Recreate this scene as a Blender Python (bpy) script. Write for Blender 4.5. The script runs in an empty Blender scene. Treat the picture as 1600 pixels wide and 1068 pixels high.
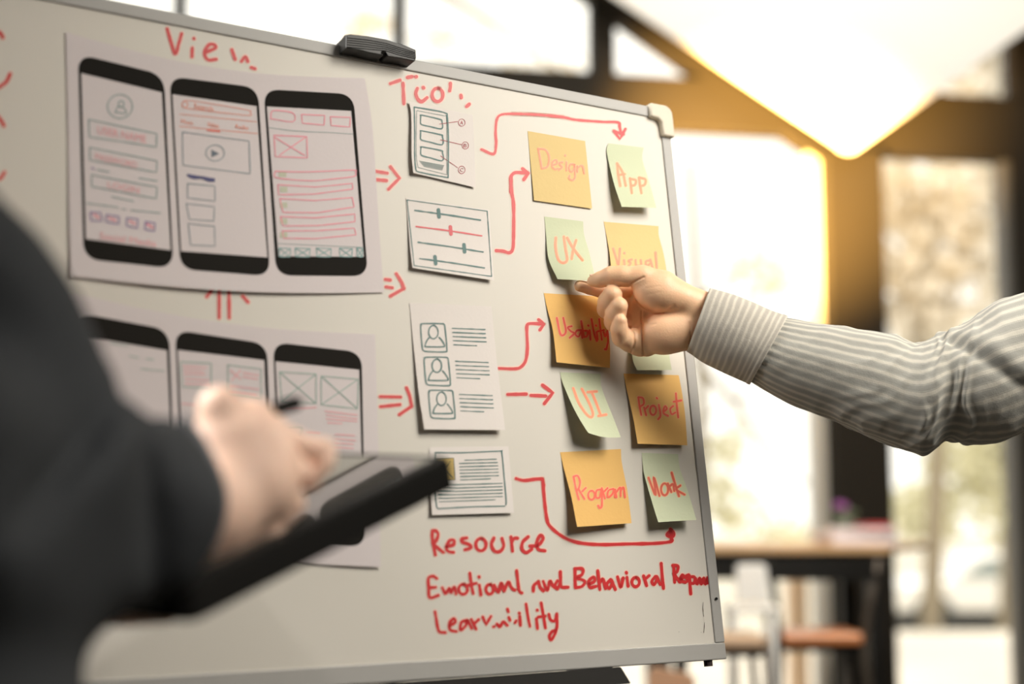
import bpy, bmesh, math, random
import numpy as np
from mathutils import Vector, noise
from mathutils.bvhtree import BVHTree

sc = bpy.context.scene
COL = sc.collection
rnd = random.Random(7)

# ------------------------------------------------------------------ camera
FPX = 2222.0
PITCH = math.atan(256 / FPX)
CAM = np.array([0.0, 0.0, 1.2])
FW = np.array([0, math.cos(PITCH), math.sin(PITCH)])
RT = np.array([1.0, 0, 0])
UP = np.cross(RT, FW)
cd = bpy.data.cameras.new('camera')
cam = bpy.data.objects.new('camera', cd)
COL.objects.link(cam)
cam.location = CAM
cam.rotation_euler = (math.pi / 2 + PITCH, 0, 0)
cd.sensor_width = 36.0
cd.lens = FPX * 36.0 / 1600
cd.clip_start = 0.05
cd.clip_end = 500
cd.dof.use_dof = True
cd.dof.focus_distance = 1.45
cd.dof.aperture_fstop = 2.1
sc.camera = cam

# ------------------------------------------------------------------ world, lights, exposure
sc.view_settings.view_transform = 'Standard'
sc.view_settings.look = 'None'
sc.view_settings.exposure = 0.0
sc.view_settings.gamma = 1.0
sc.view_settings.use_curve_mapping = False
w = bpy.data.worlds.new('sky')
sc.world = w
w.use_nodes = True
bg = w.node_tree.nodes['Background']
bg.inputs[0].default_value = (1.0, 0.955, 0.88, 1)
bg.inputs[1].default_value = 1.9


def area(name, loc, target, size, power, color, size_y=None):
    l = bpy.data.lights.new(name, 'AREA')
    l.energy = power
    l.color = color
    l.size = size
    if size_y:
        l.shape = 'RECTANGLE'
        l.size_y = size_y
    o = bpy.data.objects.new(name, l)
    COL.objects.link(o)
    o.location = loc
    o.rotation_euler = (Vector(target) - Vector(loc)).to_track_quat('-Z', 'Y').to_euler()
    return o


area('assumed_key_light', (1.08, 0.98, 2.25), (0.40, 1.5, 1.45), 0.9, 11.5, (1.0, 0.94, 0.84), 0.9).data.spread = math.radians(100)  # assumed key light at upper right, added for the board's falloff; no window there
area('fill_light', (-0.8, -1.6, 3.4), (-0.1, 1.4, 1.2), 3.0, 3, (1.0, 0.96, 0.92))  # fill added from behind the camera, no such lamp seen
area('panel_fill_light', (0.9, 2.3, 2.55), (1.3, 5.0, 3.4), 0.9, 86, (1.0, 0.94, 0.84)).data.spread = math.radians(150)  # added below the white panel only to brighten it; no fixture there


area('left_fill_light', (-1.2, 1.0, 2.0), (-0.1, 0.85, 1.15), 0.7, 40, (1.0, 0.97, 0.92))  # added to brighten the left hand and jacket, not a real window
area('table_fill_light', (1.15, 3.1, 2.6), (0.8, 4.1, 1.0), 0.5, 12, (1.0, 0.93, 0.84))  # made-up source, added to brighten the white chair, stools and table top


def spot(name, loc, target, power, color, angle, blend, radius):
    l = bpy.data.lights.new(name, 'SPOT')
    l.energy = power
    l.color = color
    l.spot_size = math.radians(angle)
    l.spot_blend = blend
    l.shadow_soft_size = radius
    o = bpy.data.objects.new(name, l)
    COL.objects.link(o)
    o.location = loc
    o.rotation_euler = (Vector(target) - Vector(loc)).to_track_quat('-Z', 'Y').to_euler()
    return o


spot('flare_glow_spot', (0.36, 4.0, 1.68), (1.07, 5.95, 2.62), 6400, (1.0, 0.56, 0.14), 42, 1.0, 0.05)  # unseen spot added to give the flare-like orange glow on the beams
spot('hand_fill_spot', (0.45, -0.5, 2.3), (-0.17, 0.84, 1.11), 62, (1.0, 0.95, 0.9), 15, 1.0, 0.12)  # narrow spot added to brighten the left hand, no such fixture seen
sl = bpy.data.lights.new('sun', 'SUN')
sl.energy = 1.2
sl.angle = math.radians(2)
sl.color = (1, .9, .72)
so = bpy.data.objects.new('sun', sl)
COL.objects.link(so)
so.rotation_euler = (math.radians(-42), 0, math.radians(-20))


# ------------------------------------------------------------------ helpers
def P(px, py, depth):
    """point seen at pixel (px,py) of the photo, `depth` metres along the view axis"""
    return CAM + (RT * ((px - 800) / FPX) + UP * ((534 - py) / FPX) + FW) * depth


def ray(px, py):
    return RT * (px - 800) + UP * (534 - py) + FW * FPX


def s2l(c):
    c = c / 255.0
    return c / 12.92 if c <= 0.04045 else ((c + 0.055) / 1.055) ** 2.4


def rgb(r, g, b):
    return (s2l(r), s2l(g), s2l(b), 1)


MATS = {}


def mat(name, color, rough=0.6, metal=0.0, bump=0.0, bscale=50, var=0.0, vscale=8, sub=0.0, spec=0.5, coat=0.0):
    if name in MATS:
        return MATS[name]
    m = bpy.data.materials.new(name)
    m.use_nodes = True
    nt = m.node_tree
    b = nt.nodes['Principled BSDF']
    b.inputs['Base Color'].default_value = color
    b.inputs['Roughness'].default_value = rough
    b.inputs['Metallic'].default_value = metal
    b.inputs['Specular IOR Level'].default_value = spec
    b.inputs['Coat Weight'].default_value = coat
    tc = nt.nodes.new('ShaderNodeTexCoord')
    if sub:
        b.inputs['Subsurface Weight'].default_value = sub
        b.inputs['Subsurface Radius'].default_value = (0.012, 0.005, 0.003)
        b.inputs['Subsurface Scale'].default_value = 0.6
    if var:
        n = nt.nodes.new('ShaderNodeTexNoise')
        n.inputs['Scale'].default_value = vscale
        n.inputs['Detail'].default_value = 5
        nt.links.new(tc.outputs['Object'], n.inputs['Vector'])
        mx = nt.nodes.new('ShaderNodeMix')
        mx.data_type = 'RGBA'
        mx.inputs[6].default_value = tuple(c * (1 - var) for c in color[:3]) + (1,)
        mx.inputs[7].default_value = tuple(min(1, c * (1 + var)) for c in color[:3]) + (1,)
        nt.links.new(n.outputs['Fac'], mx.inputs[0])
        nt.links.new(mx.outputs[2], b.inputs['Base Color'])
    if bump:
        n = nt.nodes.new('ShaderNodeTexNoise')
        n.inputs['Scale'].default_value = bscale
        n.inputs['Detail'].default_value = 4
        nt.links.new(tc.outputs['Object'], n.inputs['Vector'])
        bp = nt.nodes.new('ShaderNodeBump')
        bp.inputs['Strength'].default_value = bump
        bp.inputs['Distance'].default_value = 0.002
        nt.links.new(n.outputs['Fac'], bp.inputs['Height'])
        nt.links.new(bp.outputs[0], b.inputs['Normal'])
    MATS[name] = m
    return m


def tag(o, label=None, cat=None, group=None, kind=None):
    if label:
        o['label'] = label
    if cat:
        o['category'] = cat
    if group:
        o['group'] = group
    if kind:
        o['kind'] = kind
    return o


def mesh_obj(name, verts, faces, m, parent=None, smooth=False, recalc=False):
    me = bpy.data.meshes.new(name)
    me.from_pydata([tuple(map(float, v)) for v in verts], [], [tuple(map(int, f)) for f in faces])
    for mm in (m if isinstance(m, (list, tuple)) else [m]):
        me.materials.append(mm)
    if recalc:
        bm = bmesh.new()
        bm.from_mesh(me)
        bmesh.ops.recalc_face_normals(bm, faces=bm.faces)
        bm.to_mesh(me)
        bm.free()
    if smooth:
        me.polygons.foreach_set('use_smooth', [True] * len(me.polygons))
    me.update()
    o = bpy.data.objects.new(name, me)
    COL.objects.link(o)
    if parent:
        o.parent = parent
    return o


def empty(name, loc=(0, 0, 0)):
    o = bpy.data.objects.new(name, None)
    COL.objects.link(o)
    o.location = loc
    o.empty_display_size = 0.05
    return o


class MB:
    """collects pieces of ONE part in world coordinates"""

    def __init__(self):
        self.v = []
        self.f = []

    def add(self, vs, fs):
        n = len(self.v)
        self.v += [tuple(map(float, x)) for x in vs]
        self.f += [tuple(i + n for i in f) for f in fs]
        return self

    def box(self, o, a, b, c):
        """corner o, edge vectors a b c"""
        o, a, b, c = map(np.array, (o, a, b, c))
        vs = [o, o + a, o + a + b, o + b, o + c, o + a + c, o + a + b + c, o + b + c]
        return self.add(vs, [(0, 3, 2, 1), (4, 5, 6, 7), (0, 1, 5, 4), (1, 2, 6, 5), (2, 3, 7, 6), (3, 0, 4, 7)])

    def abox(self, x0, x1, y0, y1, z0, z1):
        return self.box((x0, y0, z0), (x1 - x0, 0, 0), (0, y1 - y0, 0), (0, 0, z1 - z0))

    def tube(self, pts, rad, n=10, caps=True):
        pts = [Vector(p) for p in pts]
        rs = rad if isinstance(rad, (list, tuple)) else [rad] * len(pts)
        base = len(self.v)
        prev = None
        for i, p in enumerate(pts):
            d = (pts[min(i + 1, len(pts) - 1)] - pts[max(i - 1, 0)]).normalized()
            if prev is None:
                a = d.orthogonal().normalized()
            else:
                a = (prev - d * prev.dot(d)).normalized()
            prev = a
            b = d.cross(a)
            for k in range(n):
                t = 2 * math.pi * k / n
                self.v.append(tuple(p + (a * math.cos(t) + b * math.sin(t)) * rs[i]))
        for i in range(len(pts) - 1):
            for k in range(n):
                q = base + i * n
                self.f.append((q + k, q + (k + 1) % n, q + n + (k + 1) % n, q + n + k))
        if caps:
            self.f.append(tuple(base + k for k in reversed(range(n))))
            q = base + (len(pts) - 1) * n
            self.f.append(tuple(q + k for k in range(n)))
        return self

    def prism(self, poly, ext):
        """polygon (3d points) extruded by vector ext"""
        n = len(poly)
        ext = np.array(ext)
        vs = [np.array(p) for p in poly] + [np.array(p) + ext for p in poly]
        fs = [tuple(range(n)), tuple(range(2 * n - 1, n - 1, -1))]
        fs += [(i, i + n, (i + 1) % n + n, (i + 1) % n) for i in range(n)]
        return self.add(vs, fs)

    def build(self, name, m, parent=None, smooth=False, bevel=0.0):
        o = mesh_obj(name, self.v, self.f, m, parent, smooth, recalc=True)
        if bevel:
            bv = o.modifiers.new('bevel', 'BEVEL')
            bv.width = bevel
            bv.segments = 2
            bv.limit_method = 'ANGLE'
        return o


# ---- signed-distance modelling (one continuous skin) ----
def smin(a, b, k):
    h = np.clip(0.5 + 0.5 * (b - a) / k, 0, 1)
    return b * (1 - h) + a * h - k * h * (1 - h)


def sd_cone(X, a, b, ra, rb):
    a = np.array(a, float)
    b = np.array(b, float)
    ab = b - a
    t = np.clip(((X[0] - a[0]) * ab[0] + (X[1] - a[1]) * ab[1] + (X[2] - a[2]) * ab[2]) / (ab @ ab), 0, 1)
    d = np.sqrt((X[0] - a[0] - ab[0] * t) ** 2 + (X[1] - a[1] - ab[1] * t) ** 2 + (X[2] - a[2] - ab[2] * t) ** 2)
    return d - (ra + (rb - ra) * t)


def sd_ell(X, c, r, rot=0.0):
    x, y, z = X[0] - c[0], X[1] - c[1], X[2] - c[2]
    if rot:
        cs, sn = math.cos(rot), math.sin(rot)
        x, y = x * cs + y * sn, -x * sn + y * cs
    k0 = np.sqrt((x / r[0]) ** 2 + (y / r[1]) ** 2 + (z / r[2]) ** 2)
    k1 = np.sqrt((x / r[0] ** 2) ** 2 + (y / r[1] ** 2) ** 2 + (z / r[2] ** 2) ** 2) + 1e-9
    return k0 * (k0 - 1) / k1


def surfnet(func, lo, hi, h):
    ax = [np.arange(lo[i], hi[i] + h, h) for i in range(3)]
    X = np.meshgrid(*ax, indexing='ij')
    F = func(X).astype(np.float32)
    F[0] = F[-1] = 9
    F[:, 0] = F[:, -1] = 9
    F[:, :, 0] = F[:, :, -1] = 9
    nx, ny, nz = F.shape
    acc = np.zeros((nx - 1, ny - 1, nz - 1, 3), np.float32)
    cnt = np.zeros((nx - 1, ny - 1, nz - 1), np.float32)

    def sl(o):
        return F[o[0]:nx - 1 + o[0], o[1]:ny - 1 + o[1], o[2]:nz - 1 + o[2]]
    for axis in range(3):
        o1, o2 = [i for i in range(3) if i != axis]
        for p in (0, 1):
            for q in (0, 1):
                A = [0, 0, 0]
                A[o1] = p
                A[o2] = q
                B = list(A)
                B[axis] = 1
                a, b = sl(A), sl(B)
                m = (a < 0) != (b < 0)
                t = np.where(m, a / np.where(m, a - b, 1), 0)
                pos = [None] * 3
                pos[axis] = t
                pos[o1] = float(p)
                pos[o2] = float(q)
                for c in range(3):
                    acc[..., c] += np.where(m, pos[c], 0)
                cnt += m
    act = cnt > 0
    idx = -np.ones(act.shape, np.int64)
    idx[act] = np.arange(act.sum())
    I = np.argwhere(act)
    V = (I + acc[act] / cnt[act][:, None]) * h + np.array(lo)
    faces = []
    S = F < 0
    for axis in range(3):
        o1, o2 = [i for i in range(3) if i != axis]
        s = [slice(1, -1)] * 3
        s[axis] = slice(0, -1)
        s2 = list(s)
        s2[axis] = slice(1, None)
        m = S[tuple(s)] != S[tuple(s2)]
        J = np.argwhere(m)
        off = np.array([1, 1, 1])
        off[axis] = 0
        J = J + off
        sg = S[tuple(J.T)]

        def cell(d1, d2):
            K = J.copy()
            K[:, o1] += d1
            K[:, o2] += d2
            return idx[tuple(K.T)]
        q = np.stack([cell(-1, -1), cell(0, -1), cell(0, 0), cell(-1, 0)], 1)
        fl = sg if axis != 1 else ~sg
        q[~fl] = q[~fl][:, ::-1]
        faces.append(q)
    return V, np.concatenate(faces)


def px_to_world(V, D0):
    s = D0 / FPX
    d = (D0 - V[:, 2] * s)[:, None]
    return CAM + (RT * ((V[:, 0:1] - 800) / FPX) + UP * ((534 - V[:, 1:2]) / FPX) + FW) * d


def relax(V, Fc, it=2, lam=0.5):
    for _ in range(it):
        acc = np.zeros_like(V)
        c = np.zeros(len(V))
        for k in range(4):
            np.add.at(acc, Fc[:, k], V[Fc[:, (k + 1) % 4]])
            np.add.at(acc, Fc[:, k], V[Fc[:, (k - 1) % 4]])
            np.add.at(c, Fc[:, k], 2)
        V = V * (1 - lam) + lam * acc / np.maximum(c, 1)[:, None]
    return V


# ------------------------------------------------------------------ room shell (structure)
dark = mat('dark_painted_steel', rgb(44, 40, 34), 0.65, bump=0.15, bscale=30, spec=.12)
wallm = mat('room_wall_paint', rgb(84, 78, 70), 0.9, bump=0.2, bscale=60)
floorm = mat('polished_concrete', rgb(92, 86, 78), 0.5, var=0.15, vscale=3)
ceilm = mat('ceiling_paint', rgb(92, 88, 82), 0.9, bump=0.1)
lightalu = mat('pale_aluminium', rgb(205, 200, 188), 0.45, var=0.04)

YAW = math.radians(11)
WA = np.array([math.cos(YAW), math.sin(YAW), 0])         # along window wall, to the right
WN = np.array([math.sin(YAW), -math.cos(YAW), 0])        # into the room
WO = P(1325, 790, 6.1)                                     # on the wall plane, at eye height


def wall_uv(px, py):
    d = ray(px, py)
    t = ((WO - CAM) @ WN) / (d @ WN)
    q = CAM + d * t
    return (q - WO) @ WA, q[2]


def wp(u, z, off=0.0):
    p = WO + WA * u + WN * off
    return np.array([p[0], p[1], z])


wall = empty('wall_front', wp(0, 0))
tag(wall, 'dark steel framed window wall with raked upper lights', kind='structure')


def keep(o, root):
    o.parent = root
    o.matrix_parent_inverse = root.matrix_basis.inverted() if False else __import__('mathutils').Matrix.Translation(-root.location)
    return o


def wpoly(name, pts_uz, m, t0=-0.05, t1=0.07, root=wall):
    mb = MB()
    mb.prism([wp(u, z, t0) for u, z in pts_uz], WN * (t1 - t0))
    o = mb.build(name, m, None, bevel=0.004)
    if root:
        keep(o, root)
    else:
        o['kind'] = 'structure'
    return o


def wrect(name, x0, y0, x1, y1, m, **k):
    u0, z1 = wall_uv(x0, y0)
    u1, z0 = wall_uv(x1, y1)
    return wpoly(name, [(u0, z0), (u1, z0), (u1, z1), (u0, z1)], m, **k)


U = lambda x, y=600: wall_uv(x, y)[0]
Z = lambda x, y: wall_uv(x, y)[1]
TOPZ = 4.4
UL, UR = U(-900), U(2300)
# transom beam
zt0, zt1 = Z(1150, 211), Z(1000, 124)
wpoly('transom', [(UL, zt0), (U(1283), zt0), (U(1283), zt1), (UL, zt1)], dark)
zr0, zr1 = Z(1450, 249), Z(1530, 156)
wpoly('transom', [(U(1283), zr0), (UR, zr0), (UR, zr1), (U(1283), zr1)], dark)
# main post and others
wpoly('post', [(U(1284), 0), (U(1371), 0), (U(1371), zr0), (U(1284), zr0)], dark, t1=0.12)
wpoly('post', [(U(1581), 0), (U(1700), 0), (U(1700), zr0), (U(1581), zr0)], dark, t1=0.10)
for x0, x1 in ((-420, -400), (-95, -75), (255, 276), (608, 628)):
    wpoly('mullion', [(U(x0), zt1), (U(x1), zt1), (U(x1), TOPZ), (U(x0), TOPZ)], dark, t0=-0.03, t1=0.04)
    wpoly('mullion', [(U(x0), 0), (U(x1), 0), (U(x1), zt0), (U(x0), zt0)], dark, t0=-0.03, t1=0.04)
u0, u1 = U(924), U(961)
wpoly('mullion', [(u0, zt1), (u1, zt1), (u1, Z(961, 35) + .1), (u0, Z(924, 0) + .1)], dark, t0=-0.03, t1=0.06)
# raking beam on the left, solid dark spandrel up to the right
ra = [wall_uv(1110, 138), wall_uv(1345, 252), wall_uv(1325, 236), wall_uv(900, -52), wall_uv(500, -330), wall_uv(500, -384 + 90), wall_uv(875, -25)]
wpoly('raking_beam', [wall_uv(1090, 128), wall_uv(1345, 300), wall_uv(1345, 250), wall_uv(700, -190), wall_uv(620, -205)], dark, t0=-0.04, t1=0.08)
# right-hand raking strip and end post of upper light
wpoly('raking_beam', [wall_uv(1345, 235), wall_uv(1475, 152), wall_uv(1462, 147), wall_uv(1345, 226)], dark, t0=-0.04, t1=0.05)
wpoly('end_panel', [(U(1590), zr1 - .02), (UR, zr1 - .02), (UR, TOPZ), (U(1590), TOPZ)], dark, t0=-0.04, t1=0.07)
wpoly('end_panel', [(U(1700), 0), (UR, 0), (UR, zr0), (U(1700), zr0)], dark, t0=-0.04, t1=0.07)
wpoly('end_panel', [(UL, 0), (U(-700), 0), (U(-700), TOPZ), (UL, TOPZ)], dark, t0=-0.04, t1=0.07)

# glass: panes as windows of their own
gm = bpy.data.materials.new('window_glass')
gm.use_nodes = True
nt = gm.node_tree
nt.nodes.clear()
out = nt.nodes.new('ShaderNodeOutputMaterial')
mx = nt.nodes.new('ShaderNodeMixShader')
tr = nt.nodes.new('ShaderNodeBsdfTransparent')
tr.inputs[0].default_value = (0.97, 0.975, 0.96, 1)
gl = nt.nodes.new('ShaderNodeBsdfGlossy')
gl.inputs['Roughness'].default_value = 0.03
fr = nt.nodes.new('ShaderNodeFresnel')
fr.inputs[0].default_value = 1.45
nt.links.new(fr.outputs[0], mx.inputs[0])
nt.links.new(tr.outputs[0], mx.inputs[1])
nt.links.new(gl.outputs[0], mx.inputs[2])
nt.links.new(mx.outputs[0], out.inputs[0])


def pane(name, pts):
    mb = MB()
    mb.prism([wp(u, z, -0.012) for u, z in pts], WN * 0.008)
    o = mb.build(name, gm)
    o['kind'] = 'structure'
    return o


xs = [(-700, -420), (-400, -95), (-75, 255), (276, 608)]
n = 1
for a, b in xs:
    pane(f'window_{n}', [(U(a), zt1), (U(b), zt1), (U(b), TOPZ), (U(a), TOPZ)])
    pane(f'window_{n + 1}', [(U(a), 0), (U(b), 0), (U(b), zt0), (U(a), zt0)])
    n += 2
pane(f'window_{n}', [(U(628), zt1), (U(924), zt1), (U(924), Z(924, 10)), wall_uv(700, -160), (U(628), Z(628, -200))]); n += 1
pane(f'window_{n}', [(U(961), zt1), wall_uv(1097, 131), wall_uv(961, 33)]); n += 1
pane(f'window_{n}', [wall_uv(1460, 156), (U(1590), zr1), (U(1590), Z(1590, 45))]); n += 1
# sliding doors: pane + pale stile
d1 = pane('door_1', [(U(628), 0), (U(1262), 0), (U(1262), zt0), (U(628), zt0)])
s = wpoly('door_stile', [(U(1266), 0), (U(1286), 0), (U(1286), zt0), (U(1266), zt0)], lightalu, t0=-0.05, t1=0.03, root=None)
s.parent = d1
del s['kind']
d2 = pane('door_2', [(U(1371), 0), (U(1574), 0), (U(1574), zr0), (U(1371), zr0)])
s = wpoly('door_stile', [(U(1571), 0), (U(1583), 0), (U(1583), zr0), (U(1571), zr0)], mat('grey_aluminium', rgb(95, 92, 86), .5), t0=-0.05, t1=0.05, root=None)
s.parent = d2
del s['kind']

# remaining shell
xl, xr, yb = -4.6, 4.6, -3.0


def yw(x):
    return WO[1] + (x - WO[0]) * math.tan(YAW)


MB().prism([(xl, yb, 0), (xr, yb, 0), (xr, yw(xr) + .05, 0), (xl, yw(xl) + .05, 0)], (0, 0, -0.1)).build('floor', floorm)['kind'] = 'structure'
MB().prism([(xl, yb, TOPZ), (xr, yb, TOPZ), (xr, yw(xr) + .05, TOPZ), (xl, yw(xl) + .05, TOPZ)], (0, 0, 0.1)).build('ceiling', ceilm)['kind'] = 'structure'
MB().abox(xl - .1, xl, yb, yw(xl), 0, TOPZ).build('wall_left', wallm)['kind'] = 'structure'
MB().abox(xr, xr + .1, yb, yw(xr), 0, TOPZ).build('wall_right', wallm)['kind'] = 'structure'
MB().abox(xl, xr, yb - .1, yb, 0, TOPZ).build('wall_back', wallm)['kind'] = 'structure'

# white hanging ceiling panel, sloping up towards the viewer
tip = P(1326, 243, 5.75)
pn = np.array([0, math.sin(math.radians(50)), math.cos(math.radians(50))])


def onpanel(px, py):
    d = ray(px, py)
    t = ((tip - CAM) @ pn) / (d @ pn)
    return CAM + d * t


def round_tip(pts, c, r):
    return pts


pp = [onpanel(1302, 226), onpanel(1314, 236), onpanel(1326, 240), onpanel(1338, 236), onpanel(1352, 226),
      onpanel(1600, 52), onpanel(2000, -228), onpanel(560, -268), onpanel(965, 2)]
cp = MB().prism(pp, pn * 0.04).build('ceiling_panel', mat('matt_white_panel', rgb(252, 250, 244), 0.8), bevel=0.01)
tag(cp, 'large white pointed ceiling panel hanging before the dark window wall', 'ceiling panel')

# ------------------------------------------------------------------ outdoors
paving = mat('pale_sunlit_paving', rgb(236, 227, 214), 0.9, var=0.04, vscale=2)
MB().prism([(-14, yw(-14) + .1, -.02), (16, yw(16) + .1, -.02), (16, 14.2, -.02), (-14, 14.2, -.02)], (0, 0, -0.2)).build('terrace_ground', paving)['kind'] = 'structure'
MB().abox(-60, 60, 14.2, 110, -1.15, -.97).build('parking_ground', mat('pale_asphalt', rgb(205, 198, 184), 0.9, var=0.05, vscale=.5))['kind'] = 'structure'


def leafy(name, root, centers, count, size, m, seed):
    r = random.Random(seed)
    vs, fs = [], []
    for _ in range(count):
        c, rad = r.choice(centers)
        while True:
            q = Vector((r.uniform(-1, 1), r.uniform(-1, 1), r.uniform(-1, 1)))
            if q.length < 1:
                break
        p = Vector(c) + Vector((q.x * rad[0], q.y * rad[1], q.z * rad[2]))
        a = Vector((r.uniform(-1, 1), r.uniform(-1, 1), r.uniform(-1, 1))).normalized()
        b = a.orthogonal().normalized()
        b = (b * math.cos(r.random() * 6) + a.cross(b) * math.sin(r.random() * 6))
        s = size * r.uniform(.6, 1.3)
        k = len(vs)
        vs += [p, p + a * s * .5 + b * s * .28, p + a * s, p + a * s * .5 - b * s * .28]
        fs.append((k, k + 1, k + 2, k + 3))
    o = mesh_obj(name, vs, fs, m, root)
    o['kind'] = 'stuff'
    return o


leafm = mat('hazed_olive_leaves', rgb(224, 218, 206), 0.7, var=0.25, vscale=1.5)  # outdoor haze is put into the leaf colour, paler than real leaves
leafy2 = mat('hazed_yellow_green_leaves', rgb(230, 226, 196), 0.7, var=0.2, vscale=1.5)  # paled the same way, haze mixed into the colour
bark = mat('grey_brown_bark', rgb(150, 138, 118), 0.9, var=0.2, vscale=10)


def G(px, py, D):
    """world point at pixel, at world Y = D"""
    d = ray(px, py)
    return CAM + d * (D / d[1])


def tree(px, D, zb, label, crown, count, size, lm, seed, trunk_px, branches=(), thick=.12):
    base = G(px, 790, D)
    base[2] = zb
    root = empty('tree', (0, 0, 0))
    tag(root, label, 'tree', 'trees outside the glass doors')
    tb = MB()
    top = G(*trunk_px, D)
    midp = (base * .5 + top * .5) + np.array([.08, 0, 0])
    tb.tube([base, midp, top], [thick, thick * .8, thick * .5], 9)
    tb.build('trunk', bark, root, smooth=True)
    for br in branches:
        mb = MB()
        pts = [G(x, y, D + dy) for x, y, dy in br[0]]
        k = len(pts)
        mb.tube(pts, [br[1] * (1 - .7 * i / (k - 1)) for i in range(k)], 7)
        mb.build('branch', bark, root, smooth=True)
    cs = []
    for x, y, rx, ry in crown:
        c = G(x, y, D)
        s = D / FPX
        cs.append((c, (rx * s, rx * s * .6, ry * s)))
    leafy('foliage', root, cs, count, size, lm, seed)
    return root


tree(1440, 15.5, -.97, 'haze-paled tree filling the right glass door', [(1440, 380, 70, 90), (1500, 300, 80, 70), (1420, 470, 60, 70), (1540, 420, 60, 110), (1470, 560, 70, 80), (1400, 300, 40, 60), (1540, 120, 60, 60)], 1300, .27, leafm, 3,
     (1455, 330), [([(1450, 560, 0), (1500, 430, .3), (1550, 330, .5)], .05), ([(1448, 600, 0), (1410, 480, -.2), (1395, 380, -.4)], .045)])
tree(1565, 19, -.97, 'yellow green tree low behind the right glass door', [(1560, 760, 60, 80), (1500, 720, 70, 60), (1440, 800, 60, 40), (1560, 620, 50, 70)], 1500, .2, leafy2, 5,
     (1560, 640), [], .14)
tree(1085, 13, 0, 'bare branched tree seen beside the raised arm', [(1150, 800, 50, 40), (1130, 700, 30, 30), (1190, 430, 50, 40), (1110, 760, 30, 50), (1230, 830, 60, 25)], 420, .13, leafy2, 9,
     (1078, 250), [([(1082, 560, 0), (1150, 630, 0), (1190, 690, 0), (1235, 745, 0), (1300, 770, .2)], .045),
                   ([(1150, 630, 0), (1180, 600, 0), (1260, 560, 0)], .025),
                   ([(1080, 480, 0), (1130, 440, 0), (1185, 395, .1), (1240, 300, .2)], .03),
                   ([(1082, 700, 0), (1110, 650, 0), (1140, 620, 0)], .02)], .07)
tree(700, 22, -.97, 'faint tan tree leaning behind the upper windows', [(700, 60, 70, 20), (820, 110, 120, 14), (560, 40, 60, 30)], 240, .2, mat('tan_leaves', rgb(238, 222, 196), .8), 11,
     (620, -20), [([(640, -40, 0), (760, 30, 0), (880, 110, 0)], .1)], .1)
# white car parked outside on the lower ground
car = empty('car', (0, 0, 0))
tag(car, 'white parked car seen low through the right glass door', 'car')
CD = 25.0
cx0, cx1 = G(1385, 800, CD)[0], G(1790, 800, CD)[0]
L = cx1 - cx0
zb = -.97
prof = [(0.0, .35), (0.0, .72), (.06, .82), (.24, .9), (.36, 1.32), (.72, 1.34), (.9, .95), (1.0, .88), (1.0, .35)]
white = mat('white_car_paint', rgb(246, 242, 236), 0.25, coat=.5)
MB().prism([(cx0 + L * a, CD, zb + h) for a, h in prof], (0, 1.7, 0)).build('body_shell', white, car, bevel=.06)
gd = mat('blue_grey_window_glass', rgb(150, 160, 158), 0.1)
MB().prism([(cx0 + L * a, CD - .015, zb + h) for a, h in [(.27, .92), (.38, 1.26), (.53, 1.27), (.53, .92)]], (0, .03, 0)).build('side_window', gd, car)
MB().prism([(cx0 + L * a, CD - .015, zb + h) for a, h in [(.55, .92), (.55, 1.27), (.7, 1.27), (.84, .94)]], (0, .03, 0)).build('side_window', gd, car)
tyre = mat('dark_tyre', rgb(60, 62, 62), .8)
for a in (.17, .8):
    MB().tube([(cx0 + L * a, CD - .04, zb + .33), (cx0 + L * a, CD + .2, zb + .33)], .33, 20).build('wheel', tyre, car)
MB().abox(cx0 + .1, cx1 - .1, CD + .1, CD + 1.6, zb + .12, zb + .36).build('underbody', tyre, car)
MB().abox(cx0 - .02, cx0 + .06, CD + .05, CD + .35, zb + .62, zb + .76).build('tail_light', mat('red_lamp_lens', rgb(220, 120, 130), .3), car)
# pale timber post outside beyond the stool
tp = MB()
p0 = G(1236, 1075, 7.2)
p1 = G(1262, 905, 7.2)
tp.abox(p0[0], p1[0], 7.2, 7.3, -.02, p1[2])
tag(tp.build('timber_post', mat('pale_timber', rgb(226, 196, 166), .7, var=.1, vscale=20), bevel=.005), 'short pale timber post outside the glass behind the stool', 'post')

# ------------------------------------------------------------------ bar table and stools
black = mat('black_satin', rgb(26, 25, 23), 0.6, spec=.15)
TD = 4.6
table = empty('bar_table', (0, 0, 0))
tag(table, 'high bar table with tan wooden top and black apron by the window', 'table')
ztop = G(1200, 852, TD)[2]
tx0, tx1 = G(1010, 850, TD)[0], G(1386, 850, TD)[0]
MB().prism([(tx0, TD - .03, ztop), (tx1, TD - .03, ztop), (G(1455, 838, TD + .42)[0], TD + .42, ztop), (tx0, TD + .55, ztop)], (0, 0, -.022)).build('table_top', mat('tan_wood_top', rgb(206, 168, 122), .35, var=.2, vscale=14), table, bevel=.004)
zap = G(1200, 905, TD)[2]
MB().abox(tx0, tx1 - .01, TD, TD + .03, zap, ztop - .024).build('apron', black, table)
MB().abox(tx0, tx0 + .03, TD + .03, TD + .45, zap, ztop - .024).build('apron', black, table)
for x in (tx0 + .03, tx1 - .06):
    for y in (TD + .01, TD + .38):
        MB().abox(x, x + .045, y, y + .045, 0, zap + .01).build('leg', black, table)
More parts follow.
